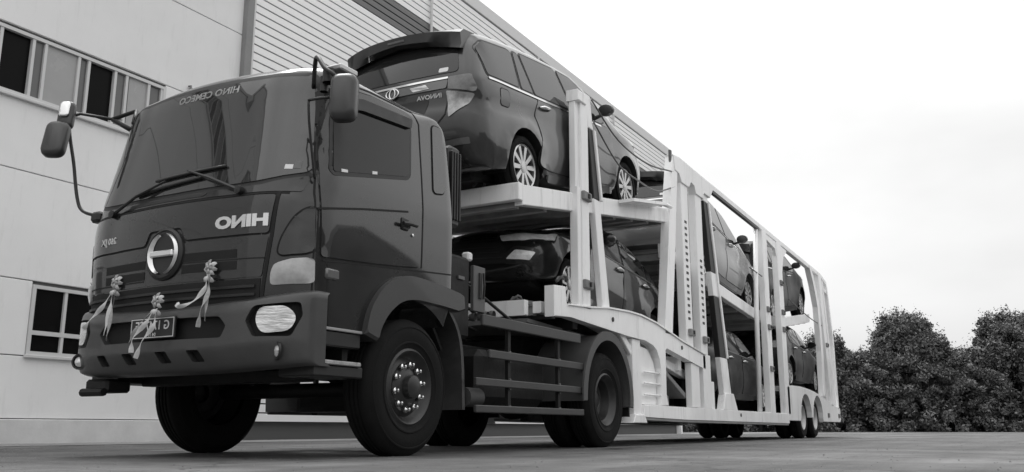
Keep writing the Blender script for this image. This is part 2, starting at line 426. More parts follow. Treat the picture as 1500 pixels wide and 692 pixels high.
for i, (z0, z1) in enumerate(zip(courses, courses[1:])):
    cuts = [-12, -6, 0, 5.6, 11.2] if i % 2 else [-12, -3, 3, 11.2]
    if i == 5:
        for a, b in ((-12, -4.5), (-4.5, 3), (3, 11.2)): panel_box(a, b, 7.38, 8.3); panel_box(a, b, 9.27, 9.75)
        panel_box(-12, -4.5, 8.3, 9.27); panel_box(2.6, 11.2, 8.3, 9.27); continue
    if i == 1: segs = [(-12, -3), (-3, 2.2), (4.4, 7.62), (9.75, 11.2)]
    elif i == 3:
        segs = [(-12, 3.95), (9.55, 11.2)]
        panel_box(3.95, 9.55, 3.77, 4.82)
    else: segs = list(zip(cuts, cuts[1:])) if i not in (0, 2, 4) else [(-12, -3), (-3, 5.2 if i else 11.2)]+([(5.2, 11.2)] if i else [])
    for a, b in segs: panel_box(a, b, z0, z1)
def window(x0, x1, z0, z1, cells, transom=None):
    b = nb(); fr = .05
    for a in ((x0, x1, z0, z0+fr), (x0, x1, z1-fr, z1), (x0, x0+fr, z0+fr, z1-fr), (x1-fr, x1, z0+fr, z1-fr)): box(b, a[0], a[1], BY-.02, BY+.05, a[2], a[3])
    f = obj('window', b, FRAME, bd)
    b = nb(); box(b, x0-.03, x1+.03, BY-.06, BY-.003, z0-.045, z0-.003, .006); obj('sill', b, FRAME, f)
    for a, c, mt, dep in cells:
        rows = [(z0+fr, z1-fr)] if not transom else [(z0+fr, transom-.03), (transom+.03, z1-fr)]
        for (r0, r1) in rows:
            b = nb(); box(b, a, c, BY+dep, BY+dep+.008, r0, r1); obj('pane', b, mt, f)
        b = nb(); box(b, c, c+.045, BY-.01, BY+.058, z0+fr, z1-fr); obj('mullion', b, FRAME, f)
    if transom:
        b = nb(); box(b, x0+fr, x1-fr, BY-.015, BY+.045, transom-.03, transom+.03); obj('transom', b, FRAME, f)
x = 4.0; cells = []
for w_, mt, dp in ((.55, GL_B, .052), (.2, GL_M, .03), (.5, GL_L, .02), (.14, GL_M, .03), (.52, GL_B, .052), (.46, GL_M, .03)):
    cells.append((x, x+w_, mt, dp)); x += w_+.045
cells.append((x, 6.72, GL_L, .02))
for a, b_, mt, dp in ((6.765, 7.20, GL_B, .052), (7.245, 7.39, GL_M, .03), (7.435, 7.93, GL_L, .02), (7.975, 8.10, GL_M, .03), (8.19, 8.57, GL_B, .052), (8.615, 8.78, GL_M, .03), (8.86, 9.20, GL_L, .02), (9.245, 9.455, GL_M, .03)):
    cells.append((a, b_, mt, dp))
window(*WINS_U, cells)
cells = []; x = -4.45
for k in range(7):
    for w_, mt, dp in ((.44, GL_B, .052), (.46, GL_M, .03)):
        cells.append((x, x+w_-.005, mt, dp)); x += w_+.045
window(-4.5, 2.6, 8.3, 9.27, cells)
for (a, b_, c, d) in WINS_L:
    window(a, b_, c, d, [(a+.05, a+.5, GL_B, .03), (a+.545, a+1.05, GL_B, .03), (a+1.095, a+1.6, GL_B, .03), (a+1.645, b_-.09, GL_B, .03)], 1.52)
# small pipe bracket on the wall
bm = nb(); tube(bm, [(10.02, BY-.05, 5.55), (10.02, BY-.05, 5.98), (10.02, BY+.02, 5.98)], .018); box(bm, 10.03, 10.45, BY-.04, BY-.004, 5.93, 5.955); obj('pipe_bracket', bm, mat('pipe_grey', .2, .5), bd)
# corner column between wall and siding
bm = nb(); box(bm, 11.13, 11.30, BY-.12, BY+.1, -.05, 11.5, .01); obj('corner_column', bm, mat('column_grey', .24, .6, var=.1), bd)
bm = nb(); box(bm, 11.303, 11.36, BY-.10, BY+.1, -.05, 11.5, .01); obj('corner_flashing', bm, TRIM, bd)
# horizontal siding: one object per board
bl = nb(); prism(bl, [(0, 0), (0.0, .13), (.012, .138), (.06, .138), (.06, 0)], 0, 1)     # (depth, height)
for v in bl.verts: v.co = Vector((11.365+v.co.y*23.6, BY-.005+v.co.x, v.co.z))
s0 = None; z = .33
while z < 11.35:
    dark = 9.32 < z < 9.98
    if s0 is None: s0 = obj('siding_board', bl, SIDE, bd); base_z = z; s0.location.z = z; o = s0
    else: o = inst('siding_board', s0, bd); o.location.z = z
    if dark: o.material_slots[0].link = 'OBJECT'; o.material_slots[0].material = SIDE_D
    z += .163
bm = nb(); box(bm, 11.1, 35.1, BY-.035, BY+.3, 11.42, 11.78, .012); obj('roof_flashing', bm, TRIM, bd)
bm = nb(); box(bm, -12, 11.08, BY-.06, BY+.3, 11.42, 11.7, .012); obj('parapet_cap', bm, TRIM, bd)
bm = nb(); box(bm, 34.98, 35.12, BY-.10, BY+14, -.05, 11.5, .01); obj('end_wall', bm, WALL, bd)
for xx in (17.2, 23.0, 28.9):
    bm = nb(); tube(bm, [(xx, BY-.06, .4), (xx, BY-.06, 11.4)], .035); obj('downpipe', bm, FRAME, bd)

# ---- row of trees behind the yard
LEAF = bpy.data.materials.new('leaves'); LEAF.use_nodes = True
n = LEAF.node_tree.nodes; l = LEAF.node_tree.links; p = n['Principled BSDF']
oi = n.new('ShaderNodeObjectInfo'); gi = n.new('ShaderNodeNewGeometry')
mr_ = n.new('ShaderNodeMapRange'); mr_.inputs[3].default_value = .07; mr_.inputs[4].default_value = .17; l.new(gi.outputs['Random Per Island'], mr_.inputs[0])
mm = n.new('ShaderNodeMath'); mm.operation = 'MULTIPLY'; m3 = n.new('ShaderNodeMapRange'); m3.inputs[3].default_value = .7; m3.inputs[4].default_value = 1.25
tcl = n.new('ShaderNodeTexCoord'); nl = n.new('ShaderNodeTexNoise'); nl.inputs['Scale'].default_value = .9; nl.inputs['Detail'].default_value = 3; l.new(tcl.outputs['Object'], nl.inputs[0])
m3.inputs[1].default_value = .35; m3.inputs[2].default_value = .65; m3.inputs[3].default_value = .45; m3.inputs[4].default_value = 1.7
l.new(nl.outputs[0], m3.inputs[0]); l.new(mr_.outputs[0], mm.inputs[0]); l.new(m3.outputs[0], mm.inputs[1]); l.new(mm.outputs[0], p.inputs['Base Color'])
p.inputs['Roughness'].default_value = .55; p.inputs['Transmission Weight'].default_value = .0
BARK = mat('bark', .06, .9, 0, 0, .3, 8)
def crown_mesh(seed, rx, z0, z1, nclump, nleaf, sz):
    rg = np.random.default_rng(seed); bm = nb(); cl = []
    for i in range(nclump):
        t = rg.random()**.8; zz = z0+(z1-z0)*t
        rr = rx*(1.0-.62*max(0, (t-.55)/.45)**1.5)*rg.uniform(.35, 1.0)**.6; a = rg.random()*6.283
        cl.append((np.array((rr*math.cos(a), rr*math.sin(a), zz)), rg.uniform(.3, .62)))
    for c, r in cl:
        for k in range(nleaf):
            d = rg.normal(size=3); d /= np.linalg.norm(d); q = c+d*r*rg.random()**.4*np.array((1, 1, .8))
            u = rg.normal(size=3); u /= np.linalg.norm(u); w = np.cross(u, d+rg.normal(size=3)*.6); w /= np.linalg.norm(w)+1e-9
            s = sz*rg.uniform(.6, 1.3)
            bm.faces.new([bm.verts.new(q+u*s), bm.verts.new(q+w*s*.45), bm.verts.new(q-u*s), bm.verts.new(q-w*s*.45)])
    for k in range(150):            # loose twigs of leaves standing out of the outline
        a = rg.random()*6.283; t = rg.random(); zz = z1-1.8+2.0*t; rr = rx*rg.uniform(.2, 1.0)*(1-.55*t); q = np.array((rr*math.cos(a), rr*math.sin(a), zz))
        dr = np.array((math.cos(a)*.5, math.sin(a)*.5, .9))+rg.normal(size=3)*.35; dr /= np.linalg.norm(dr); L_ = rg.uniform(.3, .8)
        for j in range(9):
            pq = q+dr*L_*j/9+rg.normal(size=3)*.07; u = rg.normal(size=3); u /= np.linalg.norm(u); w = np.cross(u, rg.normal(size=3)); w /= np.linalg.norm(w); s = sz*rg.uniform(.4, .8)
            bm.faces.new([bm.verts.new(pq+u*s), bm.verts.new(pq+w*s*.45), bm.verts.new(pq-u*s), bm.verts.new(pq-w*s*.45)])
    me = bpy.data.meshes.new('crown'); bm.to_mesh(me); bm.free(); me.materials.append(LEAF); return me
def trunk_mesh(seed, h):
    rg = random.Random(seed); bm = nb()
    tube(bm, curve_pts([(0, 0, -.1), (rg.uniform(-.1, .1), .05, h*.3), (rg.uniform(-.2, .2), 0, h*.6), (0, .1, h*.9)], 4), [.2-.012*i for i in range(13)], 8)
    for k in range(6):
        a = rg.random()*6.283; z_ = h*rg.uniform(.25, .7); q = rg.uniform(.9, 1.7)
        tube(bm, curve_pts([(0, 0, z_), (q*.5*math.cos(a), q*.5*math.sin(a), z_+.5), (q*math.cos(a), q*math.sin(a), z_+1.3)], 3), [.08-.008*i for i in range(7)], 6)
    for f in bm.faces: f.smooth = True
    me = bpy.data.meshes.new('trunk'); bm.to_mesh(me); bm.free(); me.materials.append(BARK); return me
CR = {'big': [crown_mesh(1, 2.0, .0, 7.0, 170, 110, .115), crown_mesh(5, 1.9, .0, 7.1, 170, 110, .115)],
      'mid': [crown_mesh(2, 2.1, .0, 5.3, 145, 110, .115), crown_mesh(3, 2.0, .0, 5.0, 145, 110, .115), crown_mesh(4, 1.9, .0, 5.6, 145, 110, .115)]}
TK = {'big': trunk_mesh(1, 6.6), 'mid': trunk_mesh(2, 4.8)}
def tree(px, D, kind, k, label, sc=1.):
    d = fw*D+RT*((px-CX)/F*D/math.cos(PIT)*1.0)
    r = thing('broadleaf_tree', label, 'tree', (d.x, d.y, 0), 'trees in a row at the far edge of the yard')
    r.rotation_euler.z = k*2.1; r.scale = (sc, sc, sc)
    for nm, me in (('crown', CR[kind][k % len(CR[kind])]), ('trunk', TK[kind])):
        o = bpy.data.objects.new(nm, me); COL.objects.link(o); o.parent = r
for k, px in enumerate((1300, 1322, 1448, 1470)):
    tree(px, 56+k % 2, 'big', k, 'tall bushy tree standing above the hedge-like row of trees')
for k, px in enumerate((950, 1000, 1048, 1098, 1150, 1196, 1240, 1268, 1345, 1382, 1418, 1500, 1545, 1590, 1640, 1690, 1740)):
    tree(px, 56, 'mid', k, 'dense dark tree in the low row across the yard', .88+.06*(k % 3))
for k, px in enumerate((975, 1070, 1175, 1225, 1290, 1365, 1400, 1475, 1525, 1615, 1715)):
    tree(px, 60, 'mid', k+1, 'dark tree standing in the second row behind the front trees', .98)

# ---- sheds across the yard, behind the photographer: they show only as reflections in the cab door and the cars
SHEDW = mat('shed_wall', .12, .8, 0, 0, .2, 1.5); SHEDR = mat('shed_roof', .06, .6, 0, 0, .2, 2)
for k, (x0, x1, h, rise, lab) in enumerate(((6, 24, 5.0, 2.4, 'long grey gabled shed across the yard'), (26, 38, 6.2, 2.8, 'tall narrow gabled shed across the yard'), (41, 70, 5.6, 2.2, 'low wide gabled shed at the far end across the yard'))):
    r = thing('storage_shed', lab, 'shed', ((x0+x1)/2, -18, 0)); y0, y1 = -26, -18
    bm = nb(); box(bm, x0, x1, y0, y1, -.05, h); obj('wall', bm, SHEDW, r)
    bm = nb(); xm = (x0+x1)/2; prism(bm, [(x0-.4, h-.1), (xm, h+rise), (x1+.4, h-.1), (x1+.4, h+.1), (xm, h+rise+.22), (x0-.4, h+.1)], y0-.3, y1+.3); prism(bm, [(x0, h), (xm, h+rise), (x1, h)], y0+.02, y1-.02); obj('roof', bm, SHEDR, r)
    for j in range(int((x1-x0)/5)):
        bm = nb(); box(bm, x0+1+5*j, x0+4.2+5*j, y1-.02, y1+.06, 0, 3.2, .02); obj('door', bm, mat('shed_door', .22, .6), r)

# loose grit on the yard
rg_ = np.random.default_rng(11); bm = nb()
for k in range(1500):
    D_ = 2.2+rg_.random()**2*16; L_ = (rg_.random()-.5)*1.5*D_; c_ = fw*D_+RT*L_; r_ = rg_.uniform(.003, .011); 
    vs_ = [bm.verts.new((c_.x+r_*rg_.uniform(.6, 1.3)*math.cos(a), c_.y+r_*rg_.uniform(.6, 1.3)*math.sin(a), -.001)) for a in (0, 1.57, 3.14, 4.71)]+[bm.verts.new((c_.x, c_.y, r_*rg_.uniform(.5, 1.1)))]
    for q in range(4): bm.faces.new((vs_[q], vs_[(q+1) % 4], vs_[4]))
g = obj('gravel', bm, mat('grit_stone', .16, .9, 0, 0, .5, 9)); g['kind'] = 'stuff'; g['label'] = 'loose grit scattered over the concrete yard'

# ================================================================== WHEELS
def tyre_bm(Rt, w, rr, c, side=-1, n=56):
    """tyre with rounded shoulders and tread grooves; outer face at c, side=-1 faces -Y"""
    bm = nb(); s = -side; h = Rt-rr
    pr = [(rr, .02), (rr+h*.12, .006), (rr+h*.2, .001), (rr+h*.22, -.005), (rr+h*.26, -.005), (rr+h*.28, .0), (rr+h*.45, -.005), (rr+h*.6, -.004), (rr+h*.7, .002), (rr+h*.72, -.002), (rr+h*.76, .0), (rr+h*.78, .007), (Rt-.03, .022), (Rt-.008, .045), (Rt, .065)]
    k = 4; tw = (w-.13)
    tread = []
    for i in range(k):
        a = .065+tw*i/k; b = .065+tw*(i+1)/k
        tread += [(Rt, a+.012), (Rt, b-.008), (Rt-.012, b-.004), (Rt-.012, b+.004)]
    tread = tread[:-2]
    full = pr+tread+[(r, w-a) for r, a in reversed(pr)]
    lathe(bm, [(r, a*s) for r, a in full], c, n); return bm
def truck_wheel(root, X, Y, w=.28, dual=False, side=-1, nuts=True, Rt=.525, rr=.285):
    c = (X, Y, Rt-.008); s = -side
    t = obj('wheel', tyre_bm(Rt, w, rr, c, side, 64), RUBBER, root, True, 40)
    if dual:
        c2 = (X, Y+s*(w+.05), Rt-.008); obj('inner_tyre', tyre_bm(Rt, w, rr, c2, side, 48), RUBBER, t, True, 40)
    b = nb(); dish = .16 if dual else .055
    pr = [(rr+.012, .014), (rr-.005, .004), (rr-.02, .016), (rr-.035, .05), (rr-.06, .07), (rr-.085, dish-.0), (.19, dish-.008), (.165, dish), (.12, dish-.03 if not dual else dish+.02), (.09, dish-.035), (.085, dish-.085 if not dual else dish-.03), (.05, dish-.10 if not dual else dish-.04), (.001, dish-.10 if not dual else dish-.04)]
    lathe(b, [(r, a*s) for r, a in pr], c, 48); obj('rim', b, RIM_D, t, True, 35)
    b = nb(); lathe(b, [(rr-.012, (w-.05)*s), (rr-.012, .02*s)], c, 32); obj('rim_barrel', b, RIM_D, t, True)
    if nuts:
        b = nb(); lathe(b, [(.024, 0), (.024, -.022*s), (.016, -.03*s), (.014, -.05*s), (.004, -.054*s), (.001, -.054*s)], (0, 0, 0), 8)
        n0 = None
        for k in range(10):
            a = 2*math.pi*(k+.3)/10; p_ = Vector((X+.172*math.cos(a), Y+s*(dish-.012), c[2]+.172*math.sin(a)))
            if n0 is None: n0 = obj('lug_nut', b, CHROME, t, True, 40); o = n0
            else: o = inst('lug_nut', n0, t)
            o.location = p_
    return t

# ================================================================== TRUCK (tractor unit)
YC = 5.25
tr = thing('tractor_truck', 'dark forward-control tractor truck with white lettering pulling the car carrier', 'truck', (5.73, YC, 0))
top = [(4.36, .98), (4.345, 1.2), (4.335, 1.5), (4.34, 1.74), (4.37, 1.87), (4.43, 2.15), (4.51, 2.55), (4.545, 2.70), (4.61, 2.79), (4.76, 2.835), (5.3, 2.845), (6.02, 2.835), (6.17, 2.80), (6.25, 2.72), (6.285, 2.5), (6.305, 2.0), (6.31, 1.34)]
topd = dens(curve_pts(top, 5), .05, False)
arch = [(5.73+.66*math.cos(R(a)), .53+.66*math.sin(R(a))) for a in range(48, 150, 6)]
bot = dens([(6.29, 1.30)], .1, False)+arch+[(5.14, .86), (4.85, .875), (4.6, .90), (4.45, .93)]
def lerp(a, b, t): t = max(0, min(1, t)); t = t*t*(3-2*t); return a+(b-a)*t
cab_bm = shell(topd, bot, lambda x, z: 1.155-.085*max(0, z-1.95)-.02*max(0, 1.6-z), lambda t, x, z: lerp(.36, .13, (x-4.52)/.3) if x < 5.5 else lerp(.13, .05, (x-5.8)/.3),
               lambda t, x, z: lerp(.52, .16, (x-4.52)/.3) if x < 5.5 else lerp(.16, .06, (x-5.8)/.3), lambda t, x, z: lerp(.05, .03, (x-4.5)/.3) if x < 6 else .0, 1.95, .07, 14, YC)
CAB = Skin(cab_bm)
cab = obj('cab_shell', cab_bm, GREEN, tr, True, 50)
def Yv(v): return YC-v           # v: metres from the centre line toward the kerb side that faces the camera
# windscreen
ws = rpoly([(Yv(-1.085), 1.95), (Yv(-.8), 1.885), (Yv(0), 1.872), (Yv(.8), 1.885), (Yv(1.085), 1.95), (Yv(.985), 2.71), (Yv(.5), 2.725), (Yv(-.5), 2.725), (Yv(-.985), 2.71)], [.05, .1, .1, .1, .05, .07, .1, .1, .07])
wo = grow(ws, .045)
wf = obj('windscreen_seal', CAB.wrap(wo, 'front', .003, .02, .06), RUBSEAL, tr, True, 40)
obj('windscreen', CAB.wrap(ws, 'front', .010, .012, .06), WGLASS, wf, True, 40)
b = text_bm('HINO CEMECO', .078, .0015, lambda x, y, z: Vector((0, x*1.15, y)), .002)
for v in b.verts:
    yy_ = Yv(.105)+v.co.y; zz_ = 2.665+v.co.z; h = CAB.hit('front', yy_, zz_); v.co = h[0]+h[1]*.0125
obj('windscreen_lettering', b, LETTER, wf)
for (a0, a1, z0, z1, mt) in ((.94, .985, 1.965, 2.0, STICK), (.99, 1.03, 1.97, 2.03, STEEL_L)):
    obj('windscreen_sticker', CAB.wrap([(Yv(a0), z0), (Yv(a1), z0), (Yv(a1), z1), (Yv(a0), z1)], 'front', .0125 if mt is STICK else .012, .003, .03), mt, wf)
# roof edge drip strip and cowl below the windscreen
obj('cowl_panel', CAB.wrap(rpoly([(Yv(-1.06), 1.80), (Yv(1.06), 1.80), (Yv(1.09), 1.925), (Yv(.8), 1.855), (Yv(0), 1.842), (Yv(-.8), 1.855), (Yv(-1.09), 1.925)], .02), 'front', .006, .012, .06), GREEN_D, tr, True, 40)
obj('wiper_recess', CAB.wrap(rpoly([(Yv(-.45), 1.812), (Yv(.32), 1.812), (Yv(.36), 1.838), (Yv(-.47), 1.838)], .015), 'front', .009, .01, .06), BLACK, tr, True, 40)
obj('cowl_seam', CAB.line([(Yv(-1.04), 1.79), (Yv(1.0), 1.79)], 'front', .014, .004), SEAM, tr)
# name panel with the lettering
np_ = rpoly([(Yv(-1.02), 1.775), (Yv(-1.0), 1.50), (Yv(-.21), 1.50), (Yv(-.16), 1.60), (Yv(.16), 1.60), (Yv(.21), 1.505), (Yv(.90), 1.505), (Yv(.93), 1.775)], .025, 3)
obj('panel_seam', CAB.wrap(grow(np_, .012), 'front', .002, .006, .06), SEAM, tr, True, 40)
obj('name_panel', CAB.wrap(np_, 'front', .010, .012, .06), GREEN, tr, True, 40)
b = text_bm('HINO', .112, .004, lambda x, y, z: Vector((z, x*1.45, y)), .006)
for v in b.verts:
    h = CAB.hit('front', Yv(.69)+v.co.y, 1.592+v.co.z); v.co = h[0]+h[1]*(.014-v.co.x)
obj('name_letters', b, LETTER, tr)
b = text_bm('260 JX', .07, .003, lambda x, y, z: Vector((z, x, y)), .001)
for v in b.verts:
    h = CAB.hit('front', Yv(-.67)+v.co.y, 1.585+v.co.z); v.co = h[0]+h[1]*(.013-v.co.x)
obj('model_letters', b, LETTER, tr)
# grille panel with slots
gp = rpoly([(Yv(-1.0), 1.48), (Yv(-.98), 1.205), (Yv(.86), 1.205), (Yv(.90), 1.485)], .02, 3)
obj('grille_panel', CAB.wrap(gp, 'front', .008, .012, .06), GREEN_D, tr, True, 40)
for (a, b_, z0, z1) in ((-.68, -.19, 1.33, 1.39), (-.68, -.19, 1.25, 1.31), (.19, .67, 1.345, 1.405), (.19, .67, 1.265, 1.325)):
    obj('grille_slot', CAB.wrap([(Yv(a), z0), (Yv(b_), z0), (Yv(b_), z1), (Yv(a), z1)], 'front', .0105, .004, .06), SEAM, tr)
obj('grille_seam', CAB.line([(Yv(-.98), 1.24), (Yv(-.2), 1.24)], 'front', .01, .011), SEAM, tr)
obj('grille_seam', CAB.line([(Yv(.2), 1.338), (Yv(.88), 1.333)], 'front', .008, .011), SEAM, tr)
obj('front_seam', CAB.line([(Yv(.945), 1.80), (Yv(.92), 1.5), (Yv(.87), 1.14), (Yv(.855), 1.0)], 'front', .022, .006), SEAM, tr)
# lower grille, dark with bars
obj('lower_grille', CAB.wrap([(Yv(-.98), .985), (Yv(.84), .985), (Yv(.855), 1.195), (Yv(-.98), 1.195)], 'front', .006, .006, .06), SEAM, tr)
for z_ in (1.08, 1.135):
    obj('grille_bar', CAB.wrap([(Yv(-.95), z_), (Yv(.82), z_), (Yv(.82), z_+.018), (Yv(-.95), z_+.018)], 'front', .02, .014, .08), BLACK, tr)
# emblem: dark disc, two crescents and the cross bar
EC = (CAB.hit('front', Yv(.015), 1.42)[0].x, Yv(.015), 1.42)
b = nb(); lathe(b, [(.195, .02), (.19, -.015), (.172, -.028), (.165, -.02), (.001, -.02)], EC, 40, 'X'); em = obj('emblem', b, BLACK, tr, True, 35)
for sg in (-1, 1):
    b = nb(); prev = None
    for k in range(25):
        a = R(-76+152*k/24); w_ = .012+.032*math.cos(a)**1.5; ro = .152; ring = []
        for (rad, dx) in ((ro, -.024), (ro-w_*.3, -.045), (ro-w_, -.024)):
            ring.append(b.verts.new((EC[0]+dx, EC[1]+sg*rad*math.cos(a), EC[2]+rad*math.sin(a))))
        if prev:
            for q in (0, 1): b.faces.new((prev[q], prev[q+1], ring[q+1], ring[q]))
        prev = ring
    obj('emblem_crescent', b, EMBL, em, True, 60)
b = nb(); box(b, EC[0]-.05, EC[0]-.022, EC[1]-.115, EC[1]+.115, EC[2]-.022, EC[2]+.022, .008); obj('emblem_bar', b, EMBL, em)
# corner panels, vanes and turn lamps on both corners
for sg in (1, -1):
    ax = 'near' if sg > 0 else 'far'
    def VP(pts): return [(Yv(sg*v), z) for v, z in pts]
    vane = rpoly(VP([(.955, 1.345), (1.125, 1.375), (1.125, 1.70), (1.085, 1.675), (1.03, 1.59), (.975, 1.46)]), .05)
    obj('corner_vane_seam', CAB.wrap(grow(vane, .012), 'front', .002, .006, .04), SEAM, tr, True, 40)
    obj('corner_vane', CAB.wrap(vane, 'front', .014, .015, .04), GREEN, tr, True, 40)
    lamp = rpoly(VP([(.92, 1.145), (1.122, 1.165), (1.124, 1.345), (1.04, 1.33), (.945, 1.295), (.92, 1.23)]), .03)
    obj('turn_lamp', CAB.wrap(lamp, 'front', .02, .02, .03, dome=.012), AMBER, tr, True, 40)
    # door with window
    door = rpoly([(4.645, 1.36), (5.2, 1.40), (5.52, 1.43), (5.78, 1.46), (5.78, 2.0), (5.765, 2.725), (5.2, 2.715), (4.79, 2.66), (4.64, 2.2), (4.62, 1.9)], [.03, 0, 0, .03, 0, .12, 0, .06, .05, 0])
    obj('door_seam', CAB.wrap(grow(door, .010), ax, .001, .006, .07), SEAM, tr, True, 40)
    dr = obj('door', CAB.wrap(door, ax, .008, .010, .07), GREEN, tr, True, 40)
    win = rpoly([(4.72, 1.985), (5.64, 2.175), (5.68, 2.64), (5.08, 2.60), (4.82, 2.53), (4.76, 2.40)], [.03, .05, .07, .05, .05, .03])
    obj('window_seal', CAB.wrap(grow(win, .03), ax, .0105, .008, .06), RUBSEAL, dr, True, 40)
    obj('window', CAB.wrap(win, ax, .013, .004, .06), GLASS, dr, True, 40)
    vis = rpoly([(4.86, 2.50), (5.05, 2.54), (5.67, 2.585), (5.69, 2.67), (5.05, 2.635), (4.86, 2.58)], .02)
    obj('rain_visor', CAB.wrap(vis, ax, .04, .03, .05), BLACK, dr, True, 40)
    for (xa, xb) in ((4.80, 4.87), (5.16, 5.22)):
        za = 1.995+(xa-4.72)*.206
        obj('window_clip', CAB.wrap([(xa, za-.012), (xb, za), (xb, za+.022), (xa, za+.012)], ax, .016, .004, .03), STICK, dr)
    yh = CAB.hit(ax, 5.6, 1.77)[0].y
    b = nb(); box(b, 5.53, 5.62, yh-sg*.012-.012, yh-sg*.012+.012, 1.72, 1.82, .01)
    tube(b, [(5.51, yh-sg*.045, 1.765), (5.58, yh-sg*.055, 1.77), (5.69, yh-sg*.045, 1.775)], .016, 8); obj('door_handle', b, BLACK, dr, True, 40)
    b = nb(); lathe(b, [(.014, 0), (.014, -.016*sg), (.001, -.018*sg)], (5.68, yh, 1.70), 10); obj('door_lock', b, CHROME, dr)
    obj('body_crease', CAB.line([(4.60, 1.69), (5.05, 1.78), (5.62, 1.88)], ax, .016, .0105), SEAM, tr)
    # rear quarter pressing and the seam lines of the cab corner
    q1 = rpoly([(5.99, 2.12), (6.16, 2.15), (6.17, 2.74), (6.02, 2.73)], .05)
    obj('quarter_seam', CAB.wrap(grow(q1, .012), ax, .002, .004, .05), SEAM, tr, True, 40)
    obj('quarter_pressing', CAB.wrap(q1, ax, .010, .012, .05), GREEN, tr, True, 40)
    obj('roof_seam', CAB.line([(5.83, 1.46), (5.835, 2.2), (5.83, 2.68), (5.76, 2.765), (5.2, 2.755), (4.85, 2.72)], ax, .014, .003), SEAM, tr)
    obj('cab_seam', CAB.line([(4.66, 1.335), (5.2, 1.385), (6.26, 1.47)], ax, .012, .003), SEAM, tr)
    obj('pillar_seam', CAB.line([(4.60, 1.12), (4.585, 1.8), (4.62, 2.15), (4.70, 2.5)], ax, .012, .003), SEAM, tr)
    # side repeater
    b = nb(); yq = CAB.hit(ax, 4.76, 1.25)[0].y; box(b, 4.69, 4.83, yq-.018, yq+.018, 1.215, 1.29, .012); obj('side_lamp', b, mat('repeater', .10, .25, 0, .8), tr, True, 40)
    # wheel arch moulding
    outer = [(5.115, .87), (5.17, 1.06), (5.30, 1.225), (5.46, 1.325), (5.62, 1.365), (5.8, 1.37), (6.1, 1.35), (6.44, 1.315), (6.46, 1.19)]
    inner = [(6.40, 1.17), (6.15, 1.185), (5.95, 1.19), (5.73, 1.19), (5.55, 1.155), (5.40, 1.06), (5.30, .94), (5.26, .83)]
    outer = curve_pts(outer[:-1], 4)+[outer[-1]]; inner = curve_pts(inner, 4)
    y0 = YC-sg*1.19; y1 = YC-sg*1.0
    b = nb(); prism(b, outer+inner, min(y0, y1), max(y0, y1), .02); obj('wheel_arch', b, BUMPER, tr, True, 35)
    # mud flap behind the wheel
    flap = curve_pts([(6.32, 1.18), (6.46, 1.02), (6.53, .8), (6.56, .36)], 4)
    b = nb(); prism(b, flap+[(x-.04, z) for x, z in reversed(flap)], min(YC-sg*1.12, YC-sg*.72), max(YC-sg*1.12, YC-sg*.72)); obj('mud_flap', b, BUMPER, tr)
    b = nb(); fl = curve_pts([(5.24, .85), (5.32, 1.0), (5.45, 1.12), (5.73, 1.18), (6.0, 1.15), (6.2, 1.05), (6.36, .85)], 5)
    prism(b, fl+[(5.73+(x-5.73)*1.04, .53+(z-.53)*1.04) for x, z in reversed(fl)], min(YC-sg*1.0, YC-sg*.62), max(YC-sg*1.0, YC-sg*.62)); obj('inner_arch', b, STEEL, tr)
    # step below the door
    b = nb(); box(b, 4.63, 5.14, min(YC-sg*1.15, YC-sg*.82), max(YC-sg*1.15, YC-sg*.82), .55, .63, .01); st = obj('step', b, BLACK, tr)
    b = nb(); box(b, 4.66, 5.10, min(YC-sg*1.165, YC-sg*1.1), max(YC-sg*1.165, YC-sg*1.1), .632, .662, .006); obj('step_tread', b, mat('step_alu', .5, .35, .7, var=.15, scale=40), st)
    b = nb(); box(b, 4.62, 5.12, min(YC-sg*1.135, YC-sg*.9), max(YC-sg*1.135, YC-sg*.9), .76, .868, .01); obj('sill_step', b, BLACK, tr)
    b = nb(); box(b, 4.60, 5.12, min(YC-sg*1.15, YC-sg*1.128), max(YC-sg*1.15, YC-sg*1.128), .868, .888, .004); obj('sill_trim', b, mat('sill_light', .32, .4), tr)
    for xx in (4.66, 5.02):
        b = nb(); box(b, xx, xx+.06, min(YC-sg*1.05, YC-sg*.9), max(YC-sg*1.05, YC-sg*.9), .63, .78); obj('step_bracket', b, STEEL, tr)
# bumper: plan-curved shell with recesses
def bump_pt(q, z):
    s = 1 if q >= 0 else -1; a = abs(q); hw = 1.175; Xc, Xs = 4.265, 4.60
    zz = (z-.57)/(.50); dx_ = .085*max(0, (.34-zz)/.34)**1.3+.06*max(0, (zz-.80)/.20)**1.2-.015; Xc += dx_
    if a <= 1:
        t = a*math.pi/2; v = hw*math.sin(t)**(2/2.2); x = Xs-(Xs-Xc)*math.cos(t)**(2/2.2) if a < 1 else Xs
    else: v = hw; x = Xs+(a-1)*.4
    return x, v*s
OPEN = rpoly([(-.56, .80), (.61, .80), (.65, .88), (.59, .945), (-.56, .955), (-.64, .88)], .02, 2)
LOWS = [rpoly([(a, .645), (a+.11, .645), (a+.07, .725), (a-.04, .725)], .01, 1) for a in (-.62, -.3, .06, .36)]
LAMPH = [rpoly([(s*.79, .906), (s*.85, .80), (s*1.09, .80), (s*1.142, .94), (s*1.13, 1.03), (s*.845, 1.008)], .02, 2) for s in (1, -1)]
def bq(v): return math.copysign(2/math.pi*math.asin(min(1., abs(v)/1.175)**1.1), v)
def bz(v): vv = abs(v)/1.175; return .565+.05*vv**3, 1.045+.075*vv**2
